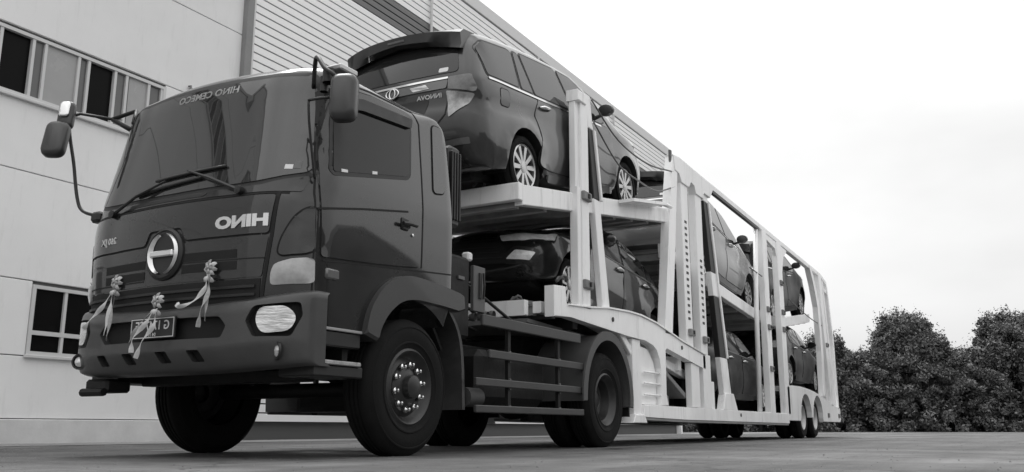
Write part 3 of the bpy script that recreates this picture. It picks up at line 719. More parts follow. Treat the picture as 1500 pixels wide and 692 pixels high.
def bpos(q, z, dep=0.):
    v0 = bump_pt(q, .8)[1]; zb, zt = bz(v0); tz = (z-zb)/(zt-zb); x, v = bump_pt(q, .57+.5*tz); e_ = .01
    x1, v1 = bump_pt(q+e_, .57+.5*tz); x0, v2 = bump_pt(q-e_, .57+.5*tz); t = Vector((x1-x0, v1-v2)).normalized(); n_ = Vector((t.y, -t.x))
    if n_.x < 0 and abs(q) < .9: n_ = -n_
    if abs(q) >= .9 and n_.y*q > 0: n_ = -n_
    if tz > .93: x += .05*((tz-.93)/.07)**2; v *= 1-.02*((tz-.93)/.07)**2
    if tz < .06: x += .06*((.06-tz)/.06)**2
    return Vector((x+n_.x*dep, Yv(v+n_.y*dep), z))
def bumper_mesh(recess):
    KQ = 1.4; qs = np.linspace(-1.25, 1.25, 181); zl = [bz(bump_pt(q, .8)[1]) for q in qs]
    outer = [(q*KQ, z_[0]) for q, z_ in zip(qs, zl)]+[(1.25*KQ, zl[-1][0]+(zl[-1][1]-zl[-1][0])*k/20) for k in range(1, 20)]+[(q*KQ, z_[1]) for q, z_ in reversed(list(zip(qs, zl)))]+[(-1.25*KQ, zl[0][1]-(zl[0][1]-zl[0][0])*k/20) for k in range(1, 20)]
    loops = [[(bq(v)*KQ, z) for v, z in dens(o_, .014)] for o_ in recess]; pts = list(outer); ed = [(i, (i+1) % len(outer)) for i in range(len(outer))]
    for lp in loops:
        n0 = len(pts); pts += lp; ed += [(n0+i, n0+(i+1) % len(lp)) for i in range(len(lp))]
    arr = np.array(pts)
    for q in qs[1:-1]:
        zb, zt = bz(bump_pt(q, .8)[1])
        for j in [k/24 for k in range(1, 24)]+[.97, .03, .015, .985]:
            p_ = (q*KQ, zb+(zt-zb)*j)
            if np.min(np.hypot(arr[:, 0]-p_[0], arr[:, 1]-p_[1])) > .007: pts.append(p_)
    r = delaunay_2d_cdt([Vector(p_) for p_ in pts], ed, [], 0, 1e-6); V = [tuple(v) for v in r[0]]; b = nb()
    up = {}; dn = {}
    def gv(i, d):
        D = dn if d else up
        if i not in D: D[i] = b.verts.new(bpos(V[i][0]/KQ, V[i][1], .055 if d else 0.))
        return D[i]
    own = {}
    for f in r[2]:
        cx = sum(V[i][0] for i in f)/3; cz = sum(V[i][1] for i in f)/3
        if not inside(outer, cx, cz): continue
        d = any(inside(lp, cx, cz) for lp in loops)
        ff = b.faces.new([gv(i, d) for i in f]); ff.material_index = 1 if d else 0
        for k in range(3): own.setdefault(tuple(sorted((f[k], f[(k+1) % 3]))), []).append(d)
    for (i, j), ds in own.items():
        if len(ds) == 2 and ds[0] != ds[1]: b.faces.new((gv(i, 0), gv(j, 0), gv(j, 1), gv(i, 1)))
    top_ = [gv(i, 0) for i in ()]
    for zi in (0, 1):      # top shelf and underside
        prev = None
        for q, z_ in zip(qs, zl):
            p_ = bpos(q, z_[zi]); p2 = Vector((max(p_.x, 4.5) if abs(p_.y-YC) < 1.1 else p_.x, YC+(p_.y-YC)*.85, p_.z+(.02 if zi == 0 else -.012))); cur = (b.verts.new(p_), b.verts.new(p2))
            if prev: b.faces.new((prev[0], cur[0], cur[1], prev[1]))
            prev = cur
    return b
b0_ = bumper_mesh([]); BUMP = Skin(b0_); b0_.free()
bp = obj('bumper', bumper_mesh([OPEN]+LAMPH+LOWS), [BUMPER, SEAM], tr, True, 32)
for sg in (1, -1):
    def VP(pts): return [(Yv(sg*v), z) for v, z in pts]
    obj('headlamp', BUMP.wrap(rpoly(VP([(.905, .82), (1.085, .835), (1.118, .935), (1.06, 1.005), (.885, .995), (.86, .91)]),   .05), 'front', -.022, .02, .025, dome=.02), LENS, bp, True, 50)
    h = BUMP.hit('front', Yv(sg*1.007), .704)
    cc = h[0]; b = nb(); lathe(b, [(.062, .01), (.062, -.006), (.05, -.004), (.046, .01), (.001, .01)], (0, 0, 0), 20, 'X')
    rot = Matrix.Rotation(-sg*R(28), 4, 'Z')
    for v in b.verts: v.co = cc+rot @ v.co
    fg = obj('fog_lamp', b, BLACK, bp, True, 40)
    b = nb(); lathe(b, [(.04, -.001), (.03, -.012), (.001, -.018)], (0, 0, 0), 16, 'X')
    for v in b.verts: v.co = cc+rot @ v.co
    obj('fog_lens', b, LENS, fg, True)
# number plate
PX = 4.245
b = nb(); box(b, PX-.008, PX+.01, Yv(.225), Yv(-.225), .815, .965, .004); pl = obj('number_plate', b, BLACK, bp)
b = nb()
for (a, c, d, e) in ((-.218, .218, .822, .828), (-.218, .218, .952, .958), (-.218, -.212, .828, .952), (.212, .218, .828, .952)): box(b, PX-.0115, PX-.0075, Yv(c), Yv(a), d, e)
obj('plate_border', b, LETTER, pl)
b = text_bm('G 1747 EE', .088, .0012, lambda x, y, z: Vector((PX-.0095-z, Yv(0)+x*.92, .905+y)), .001); obj('plate_characters', b, LETTER, pl)
b = text_bm('04 19', .035, .0012, lambda x, y, z: Vector((PX-.0095-z, Yv(0)+x, .843+y)), .0005); obj('plate_date', b, LETTER, pl)
b = nb(); box(b, PX+.008, PX+.12, Yv(.15), Yv(-.15), .84, .93); obj('plate_bracket', b, BLACK, bp)
# wipers
def wiper(v0, z0, v1, z1, bl):
    p0 = CAB.hit('front', Yv(v0), z0)[0]+Vector((-.03, 0, 0)); p1 = CAB.hit('front', Yv(v1), z1)[0]+Vector((-.05, 0, 0))
    b = nb(); tube(b, [p0, p0.lerp(p1, .5)+Vector((-.02, 0, .01)), p1], [.014, .011, .008], 6)
    lathe(b, [(.03, .03), (.03, -.02), (.001, -.025)], p0, 10, 'X'); w_ = obj('wiper', b, BLACK, tr, True, 40)
    b = nb(); a = CAB.hit('front', Yv(bl[0]), bl[1])[0]+Vector((-.03, 0, 0)); c = CAB.hit('front', Yv(bl[2]), bl[3])[0]+Vector((-.03, 0, 0))
    N_ = 8; pts = [CAB.hit('front', Yv(bl[0]+(bl[2]-bl[0])*k/N_), bl[1]+(bl[3]-bl[1])*k/N_)[0]+Vector((-.026, 0, 0)) for k in range(N_+1)]
    tube(b, pts, .012, 6); obj('wiper_blade', b, BLACK, w_, True)
wiper(-.655, 1.80, -.06, 1.975, (-.40, 1.91, .29, 1.965))
wiper(.655, 1.823, .15, 2.03, (-.20, 2.0, .48, 2.03))
# air intake behind the cab
b = nb(); box(b, 6.34, 6.51, Yv(1.08), Yv(.70), 1.92, 2.66, .03); ai = obj('air_intake', b, mat('intake_grey', .05, .5, var=.1), tr)
for k in range(4):
    b = nb(); box(b, 6.345+.042*k, 6.365+.042*k, Yv(1.10), Yv(1.06), 1.98, 2.60, .005); obj('intake_rib', b, BLACK, ai)
b = nb()
for k in range(7): lathe(b, [(.09, 1.64+.04*k), (.105, 1.655+.04*k), (.09, 1.68+.04*k)], (6.43, Yv(.88), 0), 20, 'Z')
obj('intake_bellows', b, BLACK, ai, True)
b = nb(); tube(b, curve_pts([(6.43, Yv(.88), 1.66), (6.36, Yv(.86), 1.45), (6.45, Yv(.7), 1.3), (6.6, Yv(.4), 1.2)], 5), .08, 10); obj('intake_pipe', b, BLACK, ai, True)
# chassis
for sg in (1, -1):
    b = nb(); box(b, 4.5, 10.2, Yv(sg*.42)-.04, Yv(sg*.42)+.04, .78, 1.02, .01); obj('frame_rail', b, STEEL, tr)
for xx in (4.75, 6.6, 7.6, 8.6, 9.9):
    b = nb(); box(b, xx-.05, xx+.05, Yv(.42), Yv(-.42), .80, .98); obj('cross_member', b, STEEL, tr)
for xx, r_ in ((5.73, .06), (9.42, .13)):
    b = nb(); tube(b, [(xx, Yv(.85), .51), (xx, Yv(-.85), .51)], r_, 12); obj('axle', b, STEEL, tr, True)
b = nb(); lathe(b, [(.001, -.24), (.15, -.2), (.22, -.08), (.22, .08), (.15, .2), (.001, .24)], (9.42, YC, .53), 20, 'X'); obj('differential', b, STEEL, tr, True)
b = nb(); box(b, 4.75, 5.9, Yv(.36), Yv(-.36), .62, 1.2, .08); obj('engine', b, STEEL, tr)
b = nb(); tube(b, [(6.2, YC, .72), (9.2, YC, .6)], .055, 10); obj('drive_shaft', b, STEEL, tr, True)
b = nb(); box(b, 4.86, 4.98, Yv(.85), Yv(-.85), .53, .62, .01); obj('underrun_beam', b, STEEL, tr)
b = nb(); box(b, 4.44, 4.66, Yv(-.70), Yv(-.96), .47, .57, .02); tube(b, [(4.42, Yv(-.70), .47), (4.42, Yv(-.95), .47)], .03, 8); obj('tow_bracket', b, STEEL, tr)
for sg in (1, -1):
    for xx, L_ in ((5.73, 1.3), (9.42, 1.3)):
        b = nb()
        for k in range(4):
            ln = L_/2-.12*k; pts = [(xx-ln, Yv(sg*.42), .74-.02*k), (xx, Yv(sg*.42), .62-.02*k), (xx+ln, Yv(sg*.42), .74-.02*k)]
            for p_, q_ in zip(pts, pts[1:]): beam(b, p_, q_, .08, .018)
        obj('leaf_spring', b, STEEL, tr)
# fuel tank, muffler, tool plate, brackets, hoses
b = nb(); box(b, 7.0, 8.3, Yv(1.0), Yv(.52), .42, .92, .07); obj('fuel_tank', b, STEEL, tr)
b = nb(); tube(b, [(6.62, Yv(1.06), .47), (6.85, Yv(1.06), .47)], .085, 14); tube(b, [(6.6, Yv(1.0), .47), (6.9, Yv(.4), .5)], .06, 10); obj('exhaust_pipe', b, mat('exhaust', .06, .6, .3, var=.3), tr, True, 40)
b = nb(); box(b, 6.66, 7.05, Yv(-1.0), Yv(.4), .36, .62, .05); obj('air_tank_box', b, STEEL, tr)
b = nb(); box(b, 6.85, 7.05, Yv(1.02), Yv(.98), 1.24, 1.66, .006); hp = obj('hose_plate', b, mat('hose_plate_grey', .11, .5, .2, var=.15), tr)
b = nb(); box(b, 6.93, 6.965, Yv(1.035), Yv(1.015), 1.36, 1.60, .004); tube(b, [(6.985, Yv(1.04), 1.36), (6.985, Yv(1.05), 1.48), (6.985, Yv(1.04), 1.6)], .012, 6); obj('plate_handle', b, BLACK, hp)
b = nb(); box(b, 6.80, 6.88, Yv(.99), Yv(.91), 1.70, 1.78, .015); obj('work_lamp', b, STICK, tr)
b = nb(); box(b, 6.45, 6.82, Yv(1.0), Yv(.3), .98, 1.72, .03); obj('battery_box', b, STEEL, tr)
b = nb(); box(b, 6.60, 6.70, Yv(1.015), Yv(1.0), 1.50, 1.53); obj('box_latch', b, STEEL_L, tr)
rgh = random.Random(3)
for k in range(6):
    y_ = Yv(.9-.28*k); b = nb()
    tube(b, curve_pts([(6.5, y_, 1.6), (6.75, y_+.05, 1.62+rgh.uniform(-.1, .1)), (7.1, y_, 1.45), (7.6, y_-.06, 1.25), (8.0, y_, 1.2)], 6), .016, 6); obj('air_hose', b, BLACK, tr, True)
for k in range(4):
    b = nb(); lathe(b, [(.035, -.03), (.04, 0), (.03, .03), (.001, .03)], (6.9+.11*k, Yv(.98), 1.19+.02*k), 12); obj('coupling_head', b, STEEL_L, hp, True)
# side guards
for sg in (1, -1):
    for z_, th, x0, x1 in ((1.14, .10, 6.72, 8.74), (.85, .075, 6.84, 8.80), (.60, .07, 6.62, 8.80), (.37, .065, 6.62, 8.80)):
        b = nb(); box(b, x0, x1, min(Yv(sg*1.20), Yv(sg*1.165)), max(Yv(sg*1.20), Yv(sg*1.165)), z_-th/2, z_+th/2, .008); obj('side_guard_rail', b, RAILG, tr)
    for xx in (7.25, 8.28):
        b = nb(); box(b, xx-.025, xx+.025, min(Yv(sg*1.163), Yv(sg*1.13)), max(Yv(sg*1.163), Yv(sg*1.13)), .34, 1.18); box(b, xx-.03, xx+.03, min(Yv(sg*1.13), Yv(sg*.46)), max(Yv(sg*1.13), Yv(sg*.46)), .86, .92); gb = obj('side_guard_bracket', b, STEEL, tr)
        for z_ in (.40, .56, .64, .81, .89):
            b = nb(); lathe(b, [(.014, 0), (.014, -.014*sg), (.001, -.016*sg)], (xx, Yv(sg*1.163), z_), 8); obj('bolt', b, STEEL_L, gb)
    # rear fender over the drive wheel
    arc = [(9.42+.66*math.cos(R(a)), .54+.70*math.sin(R(a))) for a in range(-8, 186, 8)]
    arc2 = [(9.42+.60*math.cos(R(a)), .54+.64*math.sin(R(a))) for a in range(-8, 186, 8)]
    b = nb(); prism(b, arc+arc2[::-1], min(Yv(sg*1.21), Yv(sg*.58)), max(Yv(sg*1.21), Yv(sg*.58))); rf = obj('rear_fender', b, mat('fender_grey', .075, .5, var=.12), tr, True, 35)
    arcl = [(9.42+.70*math.cos(R(a)), .54+.74*math.sin(R(a))) for a in range(-8, 186, 8)]
    b = nb(); prism(b, arcl+arc2[::-1], min(Yv(sg*1.235), Yv(sg*1.212)), max(Yv(sg*1.235), Yv(sg*1.212)), .006); obj('fender_lip', b, mat('fender_grey', .075), rf, True, 35)
    b = nb(); box(b, 10.09, 10.12, min(Yv(sg*1.18), Yv(sg*.6)), max(Yv(sg*1.18), Yv(sg*.6)), .34, .62); obj('rear_mud_flap', b, BLACK, rf)
    truck_wheel(tr, 5.73, Yv(sg*1.15), .28, False, -sg)
    truck_wheel(tr, 9.42, Yv(sg*1.19), .27, True, -sg, False)
b = nb(); lathe(b, [(.001, 1.19), (.45, 1.19), (.47, 1.22), (.45, 1.25), (.001, 1.25)], (9.2, YC, 0), 32, 'Z'); box(b, 8.9, 9.6, Yv(.4), Yv(-.4), 1.02, 1.19); obj('fifth_wheel', b, STEEL, tr, True, 40)
# mirrors
def rounded_mirror(c, w, h, d, yaw, mt, pitch=0):
    b = nb(); pr = rpoly([(-w/2, -h/2), (w/2, -h/2), (w/2, h/2), (-w/2, h/2)], min(w, h)*.38, 6)
    lay = [(0, .96), (.15, 1.0), (.6, 1.0), (.85, .93), (1., .75)]; rings = []
    for t, s in lay: rings.append([b.verts.new((t*d, x*s, z*s)) for x, z in pr])
    for a, c_ in zip(rings, rings[1:]):
        for k in range(len(pr)): b.faces.new((a[k], a[(k+1) % len(pr)], c_[(k+1) % len(pr)], c_[k]))
    b.faces.new(rings[0]); b.faces.new(rings[-1])
    Rm = Matrix.Rotation(yaw, 4, 'Z') @ Matrix.Rotation(pitch, 4, 'Y')
    for v in b.verts: v.co = Vector(c)+Rm @ v.co
    return b
mc = at(507, 148, 'Y', 3.86)
mo = obj('mirror', rounded_mirror(mc, .185, .345, -.11, R(22), BLACK, R(4)), mat('mirror_shell', .035, .4, 0, .2), tr, True, 45)
b = nb(); t0 = at(466, 92, 'Y', 4.12); tube(b, curve_pts([CAB.hit('near', 4.66, 2.62)[0], t0+Vector((-.02, 0, .03)), at(476, 100, 'Y', 3.98), at(492, 112, 'Y', 3.9), mc+Vector((0, .03, .1))], 5), .016, 8)
tube(b, [at(452, 147, 'Y', 4.06), at(468, 144, 'Y', 3.97), mc+Vector((-.02, .02, .03))], .011, 8)
tube(b, curve_pts([at(452, 147, 'Y', 4.06), at(453, 180, 'Y', 4.07), at(459, 245, 'Y', 4.10), at(461, 262, 'Y', 4.12)], 4), .009, 8); obj('mirror_arm', b, BLACK, mo, True)
b = nb(); lathe(b, [(.045, -.05), (.045, .05), (.001, .05)], at(482, 112, 'Y', 4.0), 10, 'Z'); lathe(b, [(.03, -.05), (.03, .06), (.001, .06)], at(475, 125, 'Y', 4.05), 10, 'Z'); obj('mirror_joint', b, BLACK, mo, True, 40)
b = nb(); q_ = at(507, 104, 'Y', 3.95); box(b, q_.x-.09, q_.x+.10, q_.y-.03, q_.y+.1, q_.z-.02, q_.z+.025, .01); obj('mirror_bracket', b, mat('bracket_chrome', .45, .3, .6), mo)
FYM = 6.78
bigc, smc = at(85, 208, 'Y', FYM), at(100, 172, 'Y', FYM)
b = nb(); fm = obj('mirror', rounded_mirror(bigc, .185, .33, -.09, R(28), BLACK, R(14)), mat('mirror_shell', .035), tr, True, 45)
b = rounded_mirror(smc, .125, .25, -.07, R(30), BLACK, R(8)); obj('round_mirror', b, mat('mirror_shell', .035), fm, True, 45)
b2 = rounded_mirror(smc+Vector((-.058, -.034, .045)), .085, .14, -.02, R(30), CHROME, R(8)); obj('mirror_glass', b2, CHROME, fm, True, 45)
b = nb(); j = at(165, 175, 'Y', 6.5)
tube(b, [smc, at(118, 167, 'Y', FYM), j], .013, 8); tube(b, [j, CAB.hit('far', 4.78, 2.66)[0]], .022, 8)
tube(b, [j, at(200, 163, 'Y', 6.3), CAB.hit('front', Yv(-.9), 2.66)[0]], .018, 8)
tube(b, curve_pts([smc, at(103, 205, 'Y', FYM), at(108, 240, 'Y', FYM-.03), at(113, 290, 'Y', FYM-.08), at(122, 310, 'Y', FYM-.15), at(150, 318, 'Y', 6.42)], 6), .014, 8)
obj('mirror_arm', b, BLACK, fm, True)
b = nb(); q_ = at(146, 318, 'Y', 6.42); box(b, q_.x-.07, q_.x+.10, q_.y-.08, q_.y+.03, q_.z-.06, q_.z+.03, .02); obj('mirror_bracket', b, BLACK, fm)

# ================================================================== CARS
def car_paint(name, v, metal=.35, var=.04, coat=.9, spec=.3):
    return mat(name, v, .33, metal, coat, var, 2., spec=spec)
PAINT = {'grey': car_paint('paint_graphite', .03, .15), 'dark': car_paint('paint_dark', .010, .0, .04, .9, .25), 'silver': car_paint('paint_silver', .14, .3), 'black': car_paint('paint_black', .006, 0, .04, .0, .16), 'char': car_paint('paint_charcoal', .006, 0, .04, .0, .18), 'deep': car_paint('paint_deep', .008, 0, .04, .0, .18)}
def car_wheel(root, x, ysg, half, r=.34, w=.21, rr=.225, spokes=10):
    y = ysg*half; side = ysg; c = (x, y, r)
    t = obj('wheel', tyre_bm(r, w, rr, c, side, 40), RUBBER, root, True, 40); s = -side
    b = nb(); lathe(b, [(a, d*s) for a, d in ((rr+.008, .012), (rr-.004, .002), (rr-.016, .012), (rr-.02, .06), (rr-.025, .15))], c, 40); obj('rim', b, RIM, t, True, 40)
    b = nb(); lathe(b, [(a, d*s) for a, d in ((rr-.02, .10), (.001, .09))], c, 24); obj('brake_disc', b, STEEL, t, True)
    b = nb(); lathe(b, [(a, d*s) for a, d in ((.065, .05), (.06, .012), (.035, .008), (.001, .008))], c, 20)
    for k in range(spokes):
        a = 2*math.pi*k/spokes; d_ = Vector((math.cos(a), 0, math.sin(a))); tt = Vector((-math.sin(a), 0, math.cos(a)))
        p0, p1 = Vector(c)+d_*.045, Vector(c)+d_*(rr-.012); vs_ = []
        for p_, w_, dp in ((p0, .019, .018), (p1, .026, .010)):
            for u in (-1, 1): vs_.append(b.verts.new(p_+tt*w_*u+Vector((0, s*dp, 0))))
            for u in (-1, 1): vs_.append(b.verts.new(p_+tt*w_*u*1.1+Vector((0, s*(dp+.035), 0))))
        b.faces.new((vs_[0], vs_[1], vs_[5], vs_[4])); b.faces.new((vs_[0], vs_[4], vs_[6], vs_[2])); b.faces.new((vs_[1], vs_[3], vs_[7], vs_[5]))
    obj('spokes', b, RIM, t, True, 30)
def make_car(kind, label, paint, name):
    mpv = kind == 'mpv'; root = thing(name, label, 'car', (0, 0, 0), 'new cars loaded on the carrier')
    P = PAINT[paint]
    if mpv:
        xf, xr, hw, ra = 1.50, -1.30, .915, .40
        top = [(-2.20, .36), (-2.28, .48), (-2.305, .62), (-2.30, .80), (-2.26, .90), (-2.24, 1.02), (-2.20, 1.17), (-2.13, 1.32), (-2.02, 1.52), (-1.93, 1.63), (-1.85, 1.69), (-1.5, 1.73), (-.8, 1.745), (-.1, 1.725), (.42, 1.665), (.75, 1.525), (1.12, 1.33), (1.42, 1.15), (1.60, 1.09), (1.95, 1.02), (2.20, .92), (2.32, .80), (2.37, .64), (2.365, .45), (2.28, .30)]
        belt = lambda x: 1.055-.035*x
        roofw = .30
    else:
        xf, xr, hw, ra = 1.40, -1.30, .885, .365
        top = [(-2.16, .34), (-2.24, .48), (-2.26, .66), (-2.22, .88), (-2.15, 1.00), (-2.02, 1.06), (-1.75, 1.09), (-1.55, 1.13), (-1.2, 1.29), (-.85, 1.41), (-.5, 1.465), (-.1, 1.475), (.25, 1.43), (.62, 1.27), (.98, 1.06), (1.15, .985), (1.45, .93), (1.85, .86), (2.12, .76), (2.25, .64), (2.30, .50), (2.28, .36), (2.18, .24)]
        belt = lambda x: .93-.02*x
        roofw = .33
    td = dens(curve_pts(top, 4), .07, False)
    def arc(cx): return [(cx+ra*math.cos(R(a)), .345+ra*math.sin(R(a))) for a in range(-8, 189, 14)]
    bot = [(2.05, .22)]+arc(xf)+[(.8, .21), (0, .20), (-.7, .21)]+arc(xr)+[(-1.95, .27)]
    hi = top[0][0]
    def Wf(x, z):
        b_ = belt(x); w = hw
        if z > b_: w -= roofw*(z-b_)**1.05
        if z < .55: w -= .06*((.55-z)/.35)**2
        w += .012*math.sin(math.pi*min(1, max(0, (z-.35)/.55)))
        for cx in (xf, xr):            # flared arches
            d = math.hypot(x-cx, z-.345); w += .022*math.exp(-((d-ra-.03)/.07)**2) if d < ra+.25 and z > .3 else 0
        w -= .09*max(0, (x-1.5)/.85)**2+.06*max(0, (-x-1.7)/.65)**2
        w -= .018*math.exp(-((z-(b_-.20-.0*x))/.035)**2)*(1 if abs(x) < 2 else 0)
        return w
    rf = lambda t, x, z: (.30 if z < 1.0 and abs(x) > 1.9 else .10) if not (z > 1.0) else (.13 if abs(x) < 1.9 else .14)
    ry = lambda t, x, z: (.42 if x > 1.9 and z < 1.0 else (.30 if x < -1.9 and z < 1.0 else (.16 if z > 1.1 else .20)))
    bm = shell(td, bot, Wf, rf, ry, lambda t, x, z: .05 if (abs(x) > 1.9 or z < 1.6) else .03, 2.2, .075, 12, 0)
    SK = Skin(bm); body = obj('body', bm, P, root, True, 48)
    WIN = mat('car_glass', .02, .04, spec=.5)
    ca = dict(side=[])
    if mpv:
        sidewin = [[(-1.93, 1.20), (-1.32, 1.175), (-1.22, 1.575), (-1.28, 1.60), (-1.83, 1.575), (-1.97, 1.48)], [(-1.25, 1.17), (-1.0, 1.16), (-1.06, 1.60), (-1.16, 1.605)], [(-.95, 1.155), (-.05, 1.115), (-.16, 1.605), (-1.0, 1.615)], [(.02, 1.11), (.78, 1.08), (.92, 1.12), (.86, 1.24), (.46, 1.49), (.28, 1.575), (-.08, 1.60)]]
        doors = [[(-1.05, .40), (-.98, .36), (-.02, .32), (-.02, 1.10), (-.88, 1.14), (-1.02, .95), (-.92, .70)], [(.02, .32), (.98, .33), (1.06, .42), (1.12, .85), (1.02, 1.05), (.02, 1.09)]]
        handles = [(-.80, 1.02), (.25, .985)]
    else:
        sidewin = [[(-1.18, 1.06), (-.98, 1.02), (-.98, 1.26), (-1.12, 1.20)], [(-.94, 1.01), (-.12, .985), (-.16, 1.375), (-.55, 1.365), (-.94, 1.275)], [(-.05, .98), (.78, .965), (.45, 1.21), (.22, 1.34), (-.08, 1.375)]]
        doors = [[(-1.0, .42), (-.92, .31), (-.10, .28), (-.10, .96), (-.97, .99), (-.98, .75)], [(-.06, .28), (.86, .29), (.96, .42), (.98, .78), (.92, .93), (-.06, .955)]]
        handles = [(-.85, .90), (.06, .88)]
    for ax, sg in (('near', -1), ('far', 1)):
        for w_ in sidewin:
            w2 = rpoly(w_, .035, 3); sl_ = obj('window_trim', SK.wrap(grow(w2, .022), ax, .004, .01, .09), RUBSEAL, root, True, 45)
            obj('side_window', SK.wrap(w2, ax, .008, .006, .09), WIN, sl_, True, 45)
        xs_ = [p_[0] for w_ in sidewin for p_ in w_]; zs_ = belt
        low = [min(w_, key=lambda p_: p_[1]+p_[0]*.0) for w_ in sidewin]
        bl = [(sidewin[0][0][0], sidewin[0][0][1]-.035), (sidewin[-1][1][0], sidewin[-1][1][1]-.035)]
        obj('belt_moulding', SK.line(bl, ax, .022, .010, .1), CHROME if paint in ('grey', 'silver') else STEEL_L, root, True)
        for d_, h_ in zip(doors, handles):
            d2 = rpoly(d_, .05, 3); dm = obj('door_gap', SK.wrap(grow(d2, .009), ax, .0015, .006, .1), SEAM, root, True, 45)
            do = obj('door', SK.wrap(d2, ax, .006, .006, .1), P, root, True, 45)
            hh = SK.hit(ax, *h_)[0]; b = nb(); tube(b, [(hh.x-.11, hh.y+sg*.012, hh.z), (hh.x-.06, hh.y+sg*.042, hh.z+.004), (hh.x+.06, hh.y+sg*.042, hh.z+.002), (hh.x+.11, hh.y+sg*.012, hh.z-.004)], [.012, .018, .018, .012], 8)
            obj('door_handle', b, CHROME, do, True)
        # sill trim and arch liners
        obj('sill_trim', SK.wrap(rpoly([(-.82, .225), (.98, .225), (1.0, .30), (-.85, .31)], .03, 2), ax, .018, .02, .1), P, root, True, 45)
        for cx in (xf, xr):
            b = nb(); pts = [(cx+(ra+.01)*math.cos(R(a)), .345+(ra+.01)*math.sin(R(a))) for a in range(-12, 193, 12)]
            y_ = sg*(hw-.03); yi = sg*.45
            for (x0, z0), (x1, z1) in zip(pts, pts[1:]):
                b.faces.new([b.verts.new(q_) for q_ in ((x0, y_, z0), (x1, y_, z1), (x1, yi, z1), (x0, yi, z0))])
            b.faces.new([b.verts.new((x0, yi, z0)) for x0, z0 in pts]); obj('arch_liner', b, SEAM, root)
            lip = [(cx+(ra+.004)*math.cos(R(a)), .345+(ra+.004)*math.sin(R(a))) for a in range(4, 178, 6)]
            obj('arch_lip', SK.line(lip, ax, .02, .006, .1), P, root, True)
            car_wheel(root, cx, sg, hw-.02, .345 if mpv else .32, .21, .235 if mpv else .215)
        if mpv: obj('fuel_cap', SK.wrap(rpoly([(-1.74, .93), (-1.56, .925), (-1.56, 1.09), (-1.74, 1.095)], .045, 4), ax, .004, .004, .05), P, obj('fuel_cap_gap', SK.wrap(rpoly([(-1.75, .92), (-1.55, .915), (-1.55, 1.10), (-1.75, 1.105)], .05, 4), ax, .001, .003, .05), SEAM, root), True, 45)
        # wing mirror
        mx, mz = (.72, 1.17) if mpv else (.60, 1.05); hh = SK.hit(ax, mx, mz)[0]; b = nb()
        pr = [(-.045, .55), (-.04, .9), (.0, 1.), (.05, .92), (.09, .6), (.105, .15)]; rings = []
        for t, s_ in pr: rings.append([b.verts.new((mx+.04+t, hh.y+sg*(.13+.105*s_*math.cos(a)), mz+.055+.075*s_*math.sin(a))) for a in [2*math.pi*k/14 for k in range(14)]])
        for a, c_ in zip(rings, rings[1:]):
            for k in range(14): b.faces.new((a[k], a[(k+1) % 14], c_[(k+1) % 14], c_[k]))
        b.faces.new(rings[0]); b.faces.new(rings[-1]); tube(b, [(mx+.04, hh.y, mz-.01), (mx+.05, hh.y+sg*.1, mz+.02)], .025, 8)
        obj('wing_mirror', b, P if not mpv else mat('mirror_dark', .03, .3, 0, .5), root, True, 45)
    # windscreen, rear window
    tcx = [p_[0] for p_ in td]; tcz = [p_[1] for p_ in td]
    if mpv:
        wsx = rpoly([(.52, -.56), (1.34, -.70), (1.34, .70), (.52, .56)], .08); obj('windscreen', SK.wrap(wsx, 'top', .006, .01, .09), WIN, root, True, 45)
        rw = rpoly([(-.60, 1.64), (.60, 1.64), (.72, 1.22), (-.72, 1.22)], .06); obj('rear_window', SK.wrap(rw, 'front', .006, .01, .08), WIN, root, True, 45)
        # spoiler over the rear window
        b = nb(); N_ = 16; pv = None
        for k in range(N_+1):
            y_ = -.70+1.40*k/N_; e = abs(y_)/.70; zt = 1.745-.06*e**2; xb = -2.17+.10*e**3
            ring = [b.verts.new(q_) for q_ in ((-1.80, y_, zt-.01), (-2.0, y_, zt-.005), (xb, y_, zt-.05), (xb+.005, y_, zt-.13-.03*e), (-2.10, y_, zt-.155-.06*e), (-1.95, y_, zt-.13-.06*e))]
            if pv:
                for q_ in range(6): b.faces.new((pv[q_], pv[(q_+1) % 6], ring[(q_+1) % 6], ring[q_]))
            else: b.faces.new(ring)
            pv = ring
        b.faces.new(pv[::-1]); sp = obj('spoiler', b, mat('spoiler_black', .012, .3, 0, .6), root, True, 40)
        b = nb(); box(b, -2.176, -2.162, -.10, .10, 1.635, 1.66, .004); obj('brake_light', b, STEEL_L, sp)
        # tail lamps, garnish, emblem, tailgate, bumper
        ga = rpoly([(-.60, 1.06), (.60, 1.06), (.62, 1.145), (-.62, 1.145)], .02); obj('tail_garnish', SK.wrap(ga, 'front', .012, .015, .06), mat('garnish', .14, .2, .3, .8), root, True, 45)
        ch = rpoly([(-.62, 1.15), (.62, 1.15), (.62, 1.17), (-.62, 1.17)], .008); obj('tail_chrome', SK.wrap(ch, 'front', .018, .02, .06), CHROME, root, True, 45)
        for sg in (-1, 1):
            lp = rpoly([(sg*.62, 1.17), (sg*.84, 1.17), (sg*.875, 1.05), (sg*.86, 1.0), (sg*.62, 1.05)], .02); obj('tail_lamp', SK.wrap(lp, 'front', .014, .02, .04), mat('tail_lamp_grey', .12, .1, 0, 1., .3, 12), root, True, 45)
            lp = rpoly([(sg*.60, 1.035), (sg*.855, .985), (sg*.80, .88), (sg*.64, .76)], .02); obj('reverse_lamp', SK.wrap(lp, 'front', .012, .02, .04), mat('reverse_lens', .30, .12, .2, 1., .5, 12), root, True, 45)
            lp = rpoly([(sg*.24, 1.075), (sg*.42, 1.08), (sg*.38, 1.125), (sg*.2, 1.12)], .01); obj('plate_lamp', SK.wrap(lp, 'front', .016, .01, .04), LENS, root, True, 45)
